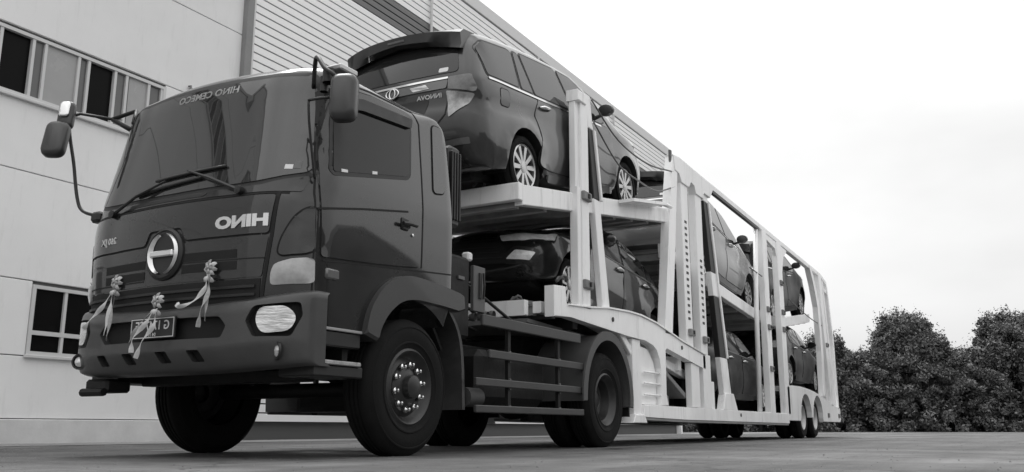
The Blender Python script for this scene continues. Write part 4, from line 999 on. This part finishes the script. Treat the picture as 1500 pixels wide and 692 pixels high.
            lp = rpoly([(sg*.55, .48), (sg*.80, .50), (sg*.80, .56), (sg*.55, .54)], .01); obj('reflector', SK.wrap(lp, 'front', .008, .01, .04), mat('reflector_grey', .1, .2, 0, .8), root, True, 45)
        tg = [(-.62, 1.04), (-.60, .80), (-.50, .70), (.50, .70), (.60, .80), (.62, 1.04)]; obj('tailgate_gap', SK.line(tg, 'front', .014, .004, .06), SEAM, root)
        pr_ = rpoly([(-.36, .77), (.36, .77), (.42, .98), (-.42, .98)], .03); obj('plate_recess', SK.wrap(pr_, 'front', .003, .004, .06), BLACK, root, True, 45)
        b = nb(); ring = [];
        for (rx_, rz_, n_, w_) in ((.075, .05, 24, .009), (.034, .05, 16, .008)):
            tube(b, [(SK.hit('front', rx_*math.cos(2*math.pi*k/n_), 1.10+rz_*math.sin(2*math.pi*k/n_))[0]+Vector((-.02, 0, 0))) for k in range(n_+1)], w_, 5, False)
        obj('tail_emblem', b, CHROME, root, True)
        b = text_bm('INNOVA', .06, .003, lambda x, y, z: Vector((z, x*1.15, y)), .002)
        for v in b.verts: h = SK.hit('front', .42*-1+v.co.y, 1.0+v.co.z); v.co = h[0]+h[1]*(.006+v.co.x*0)
        obj('tail_letters', b, LETTER, root)
        st = rpoly([(-.60, 1.235), (-.5, 1.235), (-.5, 1.28), (-.60, 1.28)], .015); obj('window_sticker', SK.wrap(st, 'front', .008, .002, .05), STICK, root)
        lo = rpoly([(-.70, .30), (.70, .30), (.66, .42), (-.66, .42)], .03); obj('rear_diffuser', SK.wrap(lo, 'front', .006, .008, .06), BLACK, root, True, 45)
        hl = [(.46, .92), (.86, .98), (.90, .92), (.82, .80), (.52, .80)]; gz = [(-.5, .62), (.5, .62), (.56, .86), (-.56, .86)]; fogp = [(.62, .46), (.80, .48), (.80, .58), (.64, .58)]
        hood = [(1.50, -.72), (2.18, -.56), (2.18, .56), (1.50, .72)]
    else:
        wsx = rpoly([(.36, -.52), (1.0, -.68), (1.0, .68), (.36, .52)], .08); obj('windscreen', SK.wrap(wsx, 'top', .006, .01, .09), WIN, root, True, 45)
        rwx = rpoly([(-1.55, -.60), (-.98, -.50), (-.98, .50), (-1.55, .60)], .08); obj('rear_window', SK.wrap(rwx, 'top', .006, .01, .09), WIN, root, True, 45)
        for sg in (-1, 1):
            lp = rpoly([(sg*.42, .93), (sg*.80, .95), (sg*.82, .80), (sg*.46, .80)], .03); obj('tail_lamp', SK.wrap(lp, 'front', .012, .02, .04), mat('tail_lamp_grey', .12), root, True, 45)
        hl = [(.36, .70), (.72, .745), (.87, .80), (.86, .71), (.66, .625), (.42, .62)]; gz = [(-.36, .64), (.36, .64), (.38, .72), (-.38, .72)]; fogp = [(.50, .40), (.74, .40), (.79, .49), (.60, .50)]
        hood = [(1.10, -.70), (1.98, -.55), (1.98, .55), (1.10, .70)]
        la = rpoly([(-.62, .36), (.62, .36), (.42, .60), (-.42, .60)], .04); ai_ = obj('lower_intake', SK.wrap(la, 'back', .004, .006, .06), SEAM, root, True, 45)
        for zz in (.42, .48, .54): obj('intake_bar', SK.line([(-.5+(zz-.36)*.6, zz), (.5-(zz-.36)*.6, zz)], 'back', .012, .012, .08), BLACK, ai_)
    for sg in (-1, 1):
        h2 = rpoly([(sg*a, c_) for a, c_ in hl], .02, 3); obj('headlamp', SK.wrap(h2, 'back', .010, .02, .035, dome=.006), CARLENS, root, True, 45)
        h3 = rpoly([(sg*a, c_) for a, c_ in fogp], .02, 3); ff = obj('fog_recess', SK.wrap(grow(h3, .05), 'back', .002, .004, .04), BLACK, root, True, 45)
        obj('fog_lamp', SK.wrap(h3, 'back', .012, .02, .03, dome=.01), CARLENS, ff, True, 45)
    gg = obj('front_grille', SK.wrap(rpoly(gz, .03, 3), 'back', .005, .008, .06), BLACK, root, True, 45)
    for k in range(3):
        zz = gz[0][1]+(gz[2][1]-gz[0][1])*(k+.5)/3; obj('grille_bar', SK.line([(gz[0][0]*.95, zz), (gz[1][0]*.95, zz)], 'back', .014, .014, .08), CHROME, gg)
    obj('hood_gap', SK.line(hood+[hood[0]], 'top', .012, .003, .08), SEAM, root)
    b = nb(); box(b, -1.9, 1.95, -.62, .62, .20, .34, .03); obj('underbody', b, SEAM, root)
    return root
def kids(o): return [c for c in bpy.data.objects if c.parent == o]
def copy_car(src, label, paint, name):
    P0 = src['paint_name']; r = src.copy(); COL.objects.link(r); r.name = name; r['label'] = label; r['paint_name'] = paint
    def cp(s, p_):
        for c in kids(s):
            d = c.copy(); COL.objects.link(d); d.parent = p_; d.matrix_parent_inverse = Matrix()
            for sl_ in d.material_slots:
                if sl_.material == PAINT[P0]: sl_.link = 'OBJECT'; sl_.material = PAINT[paint]
            cp(c, d)
    cp(src, r); return r
def place(root, ra_, fa_, yc, wr, rear_local):
    """ra_, fa_: ground contact (X,Z) of rear and front axle; wr unused wheel radius; rear_local: x of rear axle"""
    a, b_ = Vector((ra_[0], 0, ra_[1])), Vector((fa_[0], 0, fa_[1])); f = (b_-a).normalized(); u = Vector((-f.z, 0, f.x))
    if u.z < 0: u = -u
    lft = u.cross(f); o = a-f*rear_local; mx = Matrix((f, lft, u)).transposed().to_4x4(); mx.translation = (o.x, yc, o.z); root.matrix_basis = mx
mpv1 = make_car('mpv', 'graphite people carrier on the raised front deck, its tailgate facing the truck cab', 'grey', 'minivan'); mpv1['paint_name'] = 'grey'
sed1 = make_car('sedan', 'dark sedan with bright headlamps on the low front deck, nose toward the cab', 'dark', 'sedan'); sed1['paint_name'] = 'dark'
mpv2 = copy_car(mpv1, 'silver people carrier on the upper middle deck behind the striped diagonal brace', 'silver', 'minivan')
mpv3 = copy_car(mpv1, 'black people carrier at the rear end of the upper deck', 'black', 'minivan')
sed2 = copy_car(sed1, 'black sedan standing low in the well of the carrier', 'char', 'sedan')
sed3 = copy_car(sed1, 'dark sedan above the trailer wheels at the rear of the lower deck', 'deep', 'sedan')
place(mpv1, (7.88, 2.50), (10.64, 2.945), 5.12, 0, -1.30)
place(mpv2, (14.0, 2.53), (16.8, 2.33), 5.2, 0, -1.30)
place(mpv3, (18.85, 2.34), (21.6, 2.72), 5.2, 0, -1.30)
place(sed1, (11.85, 1.15), (9.15, 1.50), 5.25, 0, -1.30)
place(sed2, (14.9, .50), (17.55, .50), 5.2, 0, -1.30)
place(sed3, (20.1, 1.06), (22.75, 1.02), 5.2, 0, -1.30)

# ================================================================== TRAILER (car carrier)
tl = thing('car_carrier_trailer', 'white two-deck car carrier semi-trailer with perforated posts and striped braces', 'trailer', (16, YC, 0))
YN, YF, TH = 4.05, 6.45, .12
def sides():
    return ((1, YN, YN+TH), (-1, YF-TH, YF))
BLK = mat('brace_black', .014, .5)
def post(name, pts, w, yo=0., th=None, mt=WHITE, bev=.008):
    """post drawn on the side plane through (X,Z) points, w wide along X"""
    out = []
    for sg, a, b_ in sides():
        a_, b2 = (a+yo, a+yo+(th or TH)) if sg > 0 else (b_-yo-(th or TH), b_-yo)
        L_ = []; R_ = []
        for i, (x, z) in enumerate(pts):
            p0 = Vector(pts[max(i-1, 0)]); p1 = Vector(pts[min(i+1, len(pts)-1)]); t = (p1-p0).normalized(); nn = Vector((t.y, -t.x))
            ww = w[i] if isinstance(w, (list, tuple)) else w
            L_.append((x-ww/2, z)); R_.append((x+ww/2, z))
        b = nb(); prism(b, L_+R_[::-1], a_, b2, bev); out.append(obj(name, b, mt, tl))
    return out
def plate(name, poly, yo=0., th=None, mt=WHITE, bev=.008):
    out = []
    for sg, a, b_ in sides():
        a_, b2 = (a+yo, a+yo+(th or TH)) if sg > 0 else (b_-yo-(th or TH), b_-yo)
        b = nb(); prism(b, poly, a_, b2, bev); out.append(obj(name, b, mt, tl))
    return out
# gooseneck side plate and lower beam
goose = [(8.12, 1.32), (8.12, 1.64), (8.38, 1.66), (8.40, 1.46), (9.0, 1.50), (9.5, 1.55), (10.1, 1.575), (10.5, 1.575), (11.03, 1.535), (11.63, 1.45), (12.04, 1.385), (12.3, 1.35), (13.12, 1.26), (13.12, 1.06), (12.92, 1.08), (11.44, 1.255), (11.38, 1.22), (11.36, .64), (11.44, .50), (11.2, .495), (11.2, .97), (11.15, 1.1), (11.06, 1.2), (10.93, 1.255), (10.65, 1.285), (10.08, 1.29), (9.27, 1.32), (8.5, 1.35)]
gs = plate('gooseneck_beam', goose)
plate('gooseneck_flange', [(8.42, 1.462), (9.0, 1.502), (9.5, 1.552), (10.1, 1.577), (10.5, 1.577), (11.03, 1.537), (11.63, 1.452), (12.04, 1.387), (13.10, 1.265), (13.10, 1.28), (12.04, 1.405), (11.63, 1.47), (11.03, 1.556), (10.5, 1.597), (10.1, 1.597), (9.5, 1.571), (9.0, 1.521), (8.42, 1.482)], -.02, .16)
plate('lower_beam', [(10.56, .34), (10.56, .492), (11.2, .492), (18.44, .492), (18.44, .30), (12.0, .325)])
plate('beam_flange', [(10.58, .303), (10.58, .337), (12.0, .323), (18.4, .297), (18.4, .265), (12, .29)], .01, .22, mat('beam_under', .25, .6, var=.2))
for s_ in (9.62, 11.95+.1, 14.9):
    zc = 1.44 if s_ < 11 else (1.30 if s_ < 13 else .42)
    for sg, a, b_ in sides():
        b = nb(); y_ = a-.006 if sg > 0 else b_+.006; lathe(b, [(.028, .006*sg), (.028, -.004*sg), (.001, -.004*sg)], (s_, y_, zc if s_ != 14.9 else .42), 12); obj('drain_port', b, BLK, tl)
# bay with ladder, landing leg
plate('bay_panel', [(10.58, .50), (10.58, 1.22), (10.9, 1.2), (11.1, 1.05), (11.18, .9), (11.18, .50)], .07, .03)
for sg, a, b_ in sides():
    for z_ in (.62, .76, .90):
        y_ = a+.03 if sg > 0 else b_-.03; b = nb(); tube(b, [(10.66, y_, z_), (11.2, y_, z_)], .014, 8); obj('ladder_rung', b, WHITE, tl, True)
post('landing_leg', [(10.42, 1.28), (10.42, .36)], .26, .03, .16)
post('landing_foot', [(10.42, .37), (10.42, .27)], [.3, .46], .0, .24)
plate('gooseneck_brace', [(9.95, 1.30), (10.12, 1.30), (10.56, 1.02), (10.56, .90)], .05, .05)
post('bay_post', [(12.68, 1.12), (12.68, .50)], .36, .02, .1)
post('bay_plate', [(12.34, 1.0), (12.34, .50)], .2, .35, .06)
plate('bay_ramp', [(11.42, 1.02), (11.46, 1.07), (12.5, .70), (12.5, .62)], .12, .5, WHITE_D)
# posts
post('tall_post', [(8.92, 1.48), (8.93, 3.96)], .19)
post('post_track', [(8.78, 1.48), (8.79, 3.92)], .10, .03, .08)
post('post_sleeve', [(8.72, 1.5), (8.73, 2.82)], .08, -.012, .1)
post('post_head', [(8.84, 3.84), (8.84, 3.97)], .22, -.02, .16)
for nm, z0, z1, mt in (('diagonal_brace', 1.55, 2.80, WHITE), ('black_brace_section', 2.80, 3.62, BLK), ('brace_tip', 3.62, 4.02, WHITE)):
    f_ = lambda z: 9.50-(z-1.55)/(4.02-1.55)*.42
    post(nm, [(f_(z0), z0), (f_(z1), z1)], [.20-.03*(z0-1.55), .20-.03*(z1-1.55)], .02, .08, mt)
f_ = lambda z: 9.60-(z-1.55)/(4.02-1.55)*.42
post('brace_edge', [(f_(2.8)+.0, 2.80), (f_(3.62)-.03, 3.62)], .05, -.006, .09)
post('front_tall_brace', [(11.55, 1.44), (11.86, 3.0), (12.10, 4.06)], [.30, .28, .22])
plate('top_gusset', [(11.98, 4.08), (12.25, 4.10), (12.9, 4.085), (13.92, 4.075), (13.92, 4.0), (13.72, 3.82), (13.42, 3.84), (13.36, 3.80), (13.34, 3.72), (12.98, 3.72), (12.92, 3.84), (12.76, 3.86), (12.66, 3.74), (12.32, 3.74), (12.22, 3.86), (12.05, 3.86)], -.01)
post('rail_spike', [(11.99, 3.95), (11.99, 4.15)], .05, .02, .04, STEEL_L)
def holes(x, w, z0, z1, zh0, zh1, name='perforated_post'):
    ps = post(name, [(x, z0), (x, z1)], w, .01)
    hb = nb(); box(hb, x-.045, x+.045, -.004, .004, -.018, .018); h0 = None
    for (sg, a, b_), p_ in zip(sides(), ps):
        y_ = (a+.01-.001) if sg > 0 else (b_-.01+.001); z = zh0
        while z < zh1:
            if h0 is None: h0 = obj('peg_hole', hb, BLK, p_); o = h0
            else: o = inst('peg_hole', h0, p_)
            o.location = (0, y_, z); z += .095
holes(12.47, .30, 1.34, 3.80, 1.75, 3.2)
holes(13.14, .30, 1.28, 3.78, 1.75, 2.75)
post('lower_post', [(13.18, .49), (13.18, 1.28)], .36)
post('post_foot', [(13.52, .49), (13.52, .9)], .16, .03)
zz = [(.49, 1.30, WHITE), (1.30, 2.25, BLK), (2.25, 2.62, WHITE), (2.62, 3.72, BLK), (3.72, 3.84, WHITE)]
f2 = lambda z: 14.34-(z-.49)/3.35*.80
for z0, z1, mt in zz:
    post('striped_brace' if mt is WHITE else 'black_brace_section', [(f2(z0), z0), (f2(z1), z1)], [.42-.055*(z0-.49), .42-.055*(z1-.49)], .02, .09, mt)
post('brace_edge', [(f2(1.30)+.17, 1.30), (f2(3.72)+.10, 3.72)], .07, -.004, .11)
plate('brace_foot', [(13.95, .49), (14.75, .49), (14.55, .75), (14.1, .75)], .0)
# roof rail
for sg, a, b_ in sides():
    y_ = (a+b_)/2; b = nb(); beam(b, (13.85, y_, 4.05), (22.9, y_, 3.915), .10, .10, bev=.008); obj('roof_rail', b, WHITE, tl)
    b = nb(); beam(b, (22.88, y_, 3.915), (23.65, y_, 3.80), .10, .10, bev=.008); obj('roof_rail', b, WHITE, tl)
    b = nb(); beam(b, (13.95, y_-sg*.02, 3.985), (16.9, y_-sg*.02, 3.94), .06, .05); obj('rail_underside', b, mat('rail_dark', .1, .6), tl)
    b = nb(); tube(b, [(16.82, y_, 3.95), (16.55, y_, 2.3), (16.40, y_, .5)], .045, 8); obj('thin_pole', b, WHITE, tl, True)
post('middle_post', [(17.18, .48), (17.26, 3.97)], .34)
post('middle_post', [(18.42, .48), (18.46, 3.95)], .36)
plate('knee_gusset', [(17.40, 3.96), (18.3, 3.93), (18.3, 3.6), (18.18, 3.78), (17.45, 3.84)], .02, .06)
plate('knee_gusset', [(18.62, 3.93), (19.3, 3.91), (18.9, 3.72), (18.64, 3.2)], .02, .06)
post('small_bracket', [(17.75, .5), (17.75, .95)], .22, .3, .06)
post('rear_knee_post', [(21.62, 3.95), (22.0, 3.55), (22.32, 3.05), (22.38, 2.0), (22.28, .95)], .26)
post('rear_post', [(22.72, 3.95), (22.95, 2.3), (23.30, .74)], .34)
post('rear_post_cap', [(23.15, 3.86), (23.45, 2.3), (23.75, .74)], .16, .02, .08)
post('end_post', [(23.58, 3.74), (23.98, 2.4), (24.02, .68)], .14)
plate('ramp_frame', [(23.20, 3.62), (23.55, 3.62), (23.55, 3.54), (23.22, 3.54)], .01, .08)
post('ramp_stay', [(24.1, 1.2), (24.14, .5)], .16, .02)
for x_, z_ in ((17.2, 2.42), (17.2, 2.08), (17.2, 1.3), (18.44, 2.5), (18.44, 2.15), (18.44, 3.1), (23.0, 2.2), (12.5, 1.55), (13.16, 1.5), (8.93, 2.75), (8.93, 1.75)):
    for sg, a, b_ in sides():
        y_ = a-.02 if sg > 0 else b_+.02; b = nb(); box(b, x_-.11, x_+.09, y_-.02, y_+.03, z_-.05, z_+.05, .01); cl_ = obj('post_clamp', b, WHITE_D, tl)
        b = nb(); box(b, x_-.02, x_+.02, y_-.032, y_+.032, z_-.025, z_+.025); obj('clamp_pin', b, STEEL, cl_)
# rear side plate over the bogie
WX, WR = (20.12, 21.38), .44
poly = [(18.42, .36), (18.42, 1.02), (18.9, 1.06), (19.6, 1.07), (20.4, 1.05), (21.1, 1.01), (21.7, .95), (22.4, .86), (23.3, .76), (24.2, .70), (24.22, .42), (24.1, .36), (21.98, .36)]
for cx in reversed(WX): poly += [(cx+.56*math.cos(R(a)), .44+.50*math.sin(R(a))) for a in range(0, 181, 15)]
poly += [(19.5, .36)]
plate('bogie_side_plate', poly)
for xx in (22.6, 24.0):
    for sg, a, b_ in sides():
        b = nb(); y_ = a-.012 if sg > 0 else b_+.012; box(b, xx-.12, xx+.06, y_-.01, y_+.01, .46, .56, .004); obj('tail_marker', b, STEEL_L, tl)
# decks: side lips, plates, cross members
def deck(pts, y0, y1, lip, nm, mt=WHITE_D, cross=.55, th=.05):
    for (x0, z0), (x1, z1) in zip(pts, pts[1:]):
        for yy_ in (y0+.10, y1-.10):
            b = nb(); prism(b, [(x0, z0-.10), (x0, z0+lip), (x1, z1+lip), (x1, z1-.10)], yy_-.05, yy_+.05, .008); obj(nm+'_edge', b, WHITE, tl)
        N_ = max(1, int((x1-x0)/.30)); pl0 = None
        for k in range(N_):
            xa, xb = x0+(x1-x0)*k/N_, x0+(x1-x0)*(k+1)/N_-.012; za, zb = z0+(z1-z0)*k/N_, z0+(z1-z0)*(k+1)/N_
            for (ya, yb) in ((y0+.152, y0+.86), (y1-.86, y1-.152)):
                b = nb(); prism(b, [(xa, za-.03), (xa, za), (xb, zb), (xb, zb-.03)], ya, yb); obj('deck_plank', b, mt, tl)
        M_ = max(2, int((x1-x0)/cross))
        for k in range(M_+1):
            x = x0+.06+(x1-x0-.12)*k/M_; z = z0+(z1-z0)*(x-x0)/(x1-x0); b = nb(); box(b, x-.04, x+.04, y0+.152, y1-.152, z-.12, z-.032); obj('deck_cross_member', b, mat('cross_member_grey', .30, .6, var=.25), tl)
deck([(7.545, 2.46), (8.9, 2.675), (11.9, 3.155)], YN+.0, YF-.0, .11, 'upper_deck')
b = nb(); box(b, 7.465, 7.543, YN+.05, YF-.05, 2.40, 2.58, .008); obj('deck_front_plate', b, WHITE, tl)
b = nb(); prism(b, [(10.0, 2.92), (10.0, 2.96), (11.2, 3.17), (11.2, 3.13)], YN-.16, YN+.04); obj('fold_out_plate', b, WHITE, tl)
b = nb(); tube(b, [(11.2, YN-.12, 3.15), (11.75, YN-.02, 3.24)], .03, 8); obj('plate_stay', b, WHITE, tl, True)
deck([(12.0, 2.69), (13.9, 2.53), (16.8, 2.33), (18.2, 2.33)], YN+.13, YF-.13, .10, 'upper_deck', cross=.6)
deck([(18.35, 2.33), (18.9, 2.345), (22.06, 2.78)], YN+.13, YF-.13, .10, 'upper_deck', cross=.6)
deck([(8.16, 1.47), (9.15, 1.50), (11.2, 1.23), (13.1, .95)], YN+.13, YF-.13, .02, 'lower_deck', cross=.7)
deck([(13.3, .485), (18.4, .485)], YN+.13, YF-.13, .0, 'lower_deck', cross=.8)
deck([(18.5, 1.04), (21.5, 1.04), (24.0, .98)], YN+.13, YF-.13, .0, 'lower_deck', cross=.8)
b = nb(); prism(b, [(8.04, 1.34), (8.04, 1.50), (8.118, 1.50), (8.118, 1.34)], YN+.3, YF-.3, .008); obj('deck_front_plate', b, WHITE, tl)
b = nb(); prism(b, [(8.0, 1.26), (8.0, 1.30), (10.3, 1.22), (10.3, 1.18)], YN+.25, YF-.25); obj('gooseneck_floor', b, mat('under_floor', .12, .7, var=.25), tl)
# wheel chocks and shackles on the decks
rgc = random.Random(5)
for (x_, z_) in ((8.22, 1.49), (8.30, 1.50), (7.56, 2.60), (8.42, 1.70)):
    b = nb(); y_ = YN+.25+rgc.random()*.4 if x_ < 8.4 else YN+.06
    tube(b, [(x_+.05*math.cos(a), y_+.06*math.sin(a), z_+.05+.03*math.sin(2*a)) for a in [i*.55 for i in range(12)]], .014, 6); obj('chain_shackle', b, STEEL_L, tl, True)
b = nb(); prism(b, [(8.2, 1.50), (8.2, 1.53), (8.5, 1.55), (8.55, 1.50)], YN+.45, YN+1.0); obj('wheel_chock', b, WHITE_D, tl)
# posts tie bars between the two sides
for x_, z_ in ((8.86, 1.36), (12.3, 1.1), (17.2, .4), (18.44, .4), (22.9, .6), (24.0, .55)):
    b = nb(); box(b, x_-.06, x_+.06, YN+TH, YF-TH, z_-.1, z_+.1, .008); obj('tie_beam', b, WHITE if x_ > 10 else STEEL, tl)
# safety cables along the upper deck
for pts in ([at(866, 146, 'Y', 4.06), at(905, 205, 'Y', 4.06), at(948, 240, 'Y', 4.06), at(986, 252, 'Y', 4.06)], [at(869, 178, 'Y', 4.06), at(905, 240, 'Y', 4.06), at(935, 265, 'Y', 4.06), at(962, 280, 'Y', 4.06), at(988, 274, 'Y', 4.06)],
            [at(1098, 392, 'Y', 4.08), at(1116, 405, 'Y', 4.08)], [at(1155, 438, 'Y', 4.08), at(1185, 465, 'Y', 4.08), at(1205, 478, 'Y', 4.08)]):
    b = nb(); tube(b, curve_pts(pts, 6), .011, 6); obj('safety_cable', b, STEEL_L, tl, True)
# spare wheel in the bay, bogie
sw = obj('spare_wheel', tyre_bm(.40, .22, .22, (12.62, 4.62, .95), -1, 40), RUBBER, tl, True, 40)
b = nb(); lathe(b, [(.225, .02), (.2, .06), (.1, .05), (.001, .05)], (12.62, 4.62, .95), 24); obj('rim', b, RIM_D, sw, True)
for cx in WX:
    b = nb(); tube(b, [(cx, YN+.2, WR), (cx, YF-.2, WR)], .07, 10); obj('axle', b, STEEL, tl, True)
    for sg in (1, -1):
        c = (cx, YC-sg*1.12, WR-.006); t = obj('wheel', tyre_bm(WR, .24, .255, c, -sg, 48), RUBBER, tl, True, 40)
        b = nb(); lathe(b, [(r_, d_*sg) for r_, d_ in ((.265, .012), (.25, .0), (.235, .02), (.22, .07), (.15, .10), (.12, .05), (.001, .04))], c, 32); obj('rim', b, mat('trailer_rim', .45, .4, .4, var=.15), t, True, 40)
        c2 = (cx, YC-sg*(1.12-.29), WR-.006); obj('inner_tyre', tyre_bm(WR, .24, .255, c2, -sg, 40), RUBBER, t, True, 40)
b = nb(); box(b, 19.6, 22.0, YC-.5, YC+.5, .55, .95, .03); obj('bogie_frame', b, STEEL, tl)
for sg in (1, -1):
    b = nb(); box(b, 10.6, 18.5, YC-sg*.5-.06, YC-sg*.5+.06, .30, .46); obj('spine_beam', b, STEEL, tl)
b = nb(); tube(b, [(9.2, YC, 1.24), (9.2, YC, 1.0)], .05, 10); obj('kingpin', b, STEEL, tl, True)
b = nb(); tube(b, [(10.2, YN+.12, .42), (10.2, YF-.12, .42)], .03, 8); obj('landing_gear_shaft', b, STEEL_L, tl, True)

# ================================================================== RIBBON ROSETTES on the front
def rosette(v, z, tails, label, X=None, seed=0):
    rg = random.Random(seed); h = CAB.hit('front', Yv(v), z)[0]; c = Vector((min(h.x-.03, 4.30), Yv(v), z)) if X is None else Vector((X, Yv(v), z))
    r = thing('ribbon_rosette', label, 'ribbon', c, 'ribbon rosettes tied to the truck front'); 
    b0 = nb(); prev = None            # one bent petal
    for t, w_, dx in ((.006, .004, .0), (.018, .011, -.010), (.032, .015, -.014), (.044, .012, -.008), (.052, .004, .004)):
        ring = [b0.verts.new((dx+.004, -w_, t)), b0.verts.new((dx-.004, 0, t)), b0.verts.new((dx+.004, w_, t))]
        if prev:
            for q_ in (0, 1): b0.faces.new((prev[q_], prev[q_+1], ring[q_+1], ring[q_]))
        prev = ring
    me0 = None
    for lay, (n_, sc_, dx) in enumerate(((7, 1.15, 0), (5, .7, -.016))):
        for k in range(n_):
            if me0 is None: o = obj('petal', b0, [RIB_W, RIB_G][lay], r, True); me0 = o
            else: o = inst('petal', me0, r)
            o.material_slots[0].link = 'OBJECT'; o.material_slots[0].material = RIB_W if (k+lay) % 2 else RIB_G
            o.matrix_parent_inverse = Matrix(); a = 2*math.pi*(k+.5*lay)/n_+rg.uniform(-.15, .15)
            o.location = (dx, 0, 0); o.rotation_euler = (a, 0, 0); o.scale = (sc_,)*3
    for k in range(2):                    # lower knot loops
        o = inst('petal', me0, r); o.matrix_parent_inverse = Matrix(); o.location = (-.01, (.024 if k else -.024), -.06); o.rotation_euler = (2.2 if k else -2.2, 0, .5); o.scale = (1.2,)*3
    b = nb(); lathe(b, [(.001, -.035), (.008, -.03), (.012, -.015), (.008, .0), (.001, .004)], c, 12, 'X'); obj('centre_bead', b, RIB_G, r, True)
    for pts, w_ in tails:
        b = nb(); pts = curve_pts([tuple(c+Vector((-.02, -q_[0], q_[1]))+Vector((-.02*q_[2] if len(q_) > 2 else 0, 0, 0))) for q_ in pts], 7); prev = None
        for k, p_ in enumerate(pts):
            t_ = (Vector(pts[min(k+1, len(pts)-1)])-Vector(pts[max(k-1, 0)])).normalized(); sd_ = t_.cross(Vector((1, 0, 0))).normalized()
            tw = .012*math.sin(k*.55); ring = [b.verts.new(Vector(p_)-sd_*w_+Vector((tw, 0, 0))), b.verts.new(Vector(p_)+Vector((-.006, 0, 0))), b.verts.new(Vector(p_)+sd_*w_-Vector((tw, 0, 0)))]
            if prev:
                for q_ in (0, 1): b.faces.new((prev[q_], prev[q_+1], ring[q_+1], ring[q_]))
            prev = ring
        obj('ribbon_tail', b, RIB_G if w_ < .0115 else RIB_W, r, True)
rosette(.475, 1.285, [([(0, -.05), (.0, -.15, 1), (-.06, -.24, 3), (-.17, -.27, 4), (-.21, -.24, 3)], .012), ([(.01, -.05), (.06, -.18, 2), (.05, -.30, 4), (.03, -.42, 4)], .011), ([(.02, -.05), (.05, -.2, 2), (.07, -.38, 3)], .007)], 'ribbon rosette with a tail curling sideways, tied above the headlamp end of the bumper', None, 1)
rosette(.06, 1.075, [([(0, -.06), (-.03, -.16, 2), (-.12, -.26, 3), (-.13, -.36, 3)], .013), ([(.02, -.06), (.05, -.18, 2), (-.02, -.28, 3), (-.08, -.40, 3)], .012), ([(-.01, -.06), (-.10, -.2, 3), (-.16, -.3, 3)], .007)], 'ribbon rosette hanging in front of the number plate', 4.215, 2)
rosette(-.50, 1.26, [([(0, -.06), (-.05, -.18, 2), (-.14, -.27, 3), (-.22, -.34, 3)], .012), ([(.0, -.06), (.03, -.2, 2), (.02, -.40, 3)], .012), ([(.02, -.06), (.05, -.25, 2), (.05, -.44, 3)], .007)], 'ribbon rosette tied beside the grille at the corner away from the door', None, 3)
bpy.context.view_layer.update()

# hydraulics in the bay behind the perforated posts
for sg in (1, -1):
    b = nb(); tube(b, [(12.8, YC-sg*.95, .5), (12.8, YC-sg*.95, 1.7)], .09, 12); tube(b, [(12.8, YC-sg*.95, 1.7), (12.8, YC-sg*.95, 2.5)], .05, 10); obj('hydraulic_cylinder', b, STEEL, tl, True, 40)
    b = nb(); tube(b, curve_pts([(12.7, YC-sg*.9, .8), (12.4, YC-sg*.95, 1.6), (12.2, YC-sg*1.0, 2.4), (12.0, YC-sg*1.0, 2.9)], 5), .02, 6); obj('hydraulic_hose', b, BLACK, tl, True)
b = nb(); box(b, 12.0, 12.95, YC-.75, YC+.75, .5, 1.02, .03); obj('pump_box', b, STEEL, tl)
for k in range(5):
    b = nb(); box(b, 13.02, 13.10, YC-1.05+.42*k, YC-.70+.42*k, .5, 2.25, .01); obj('bulkhead_board', b, STEEL, tl)
bpy.context.view_layer.update()
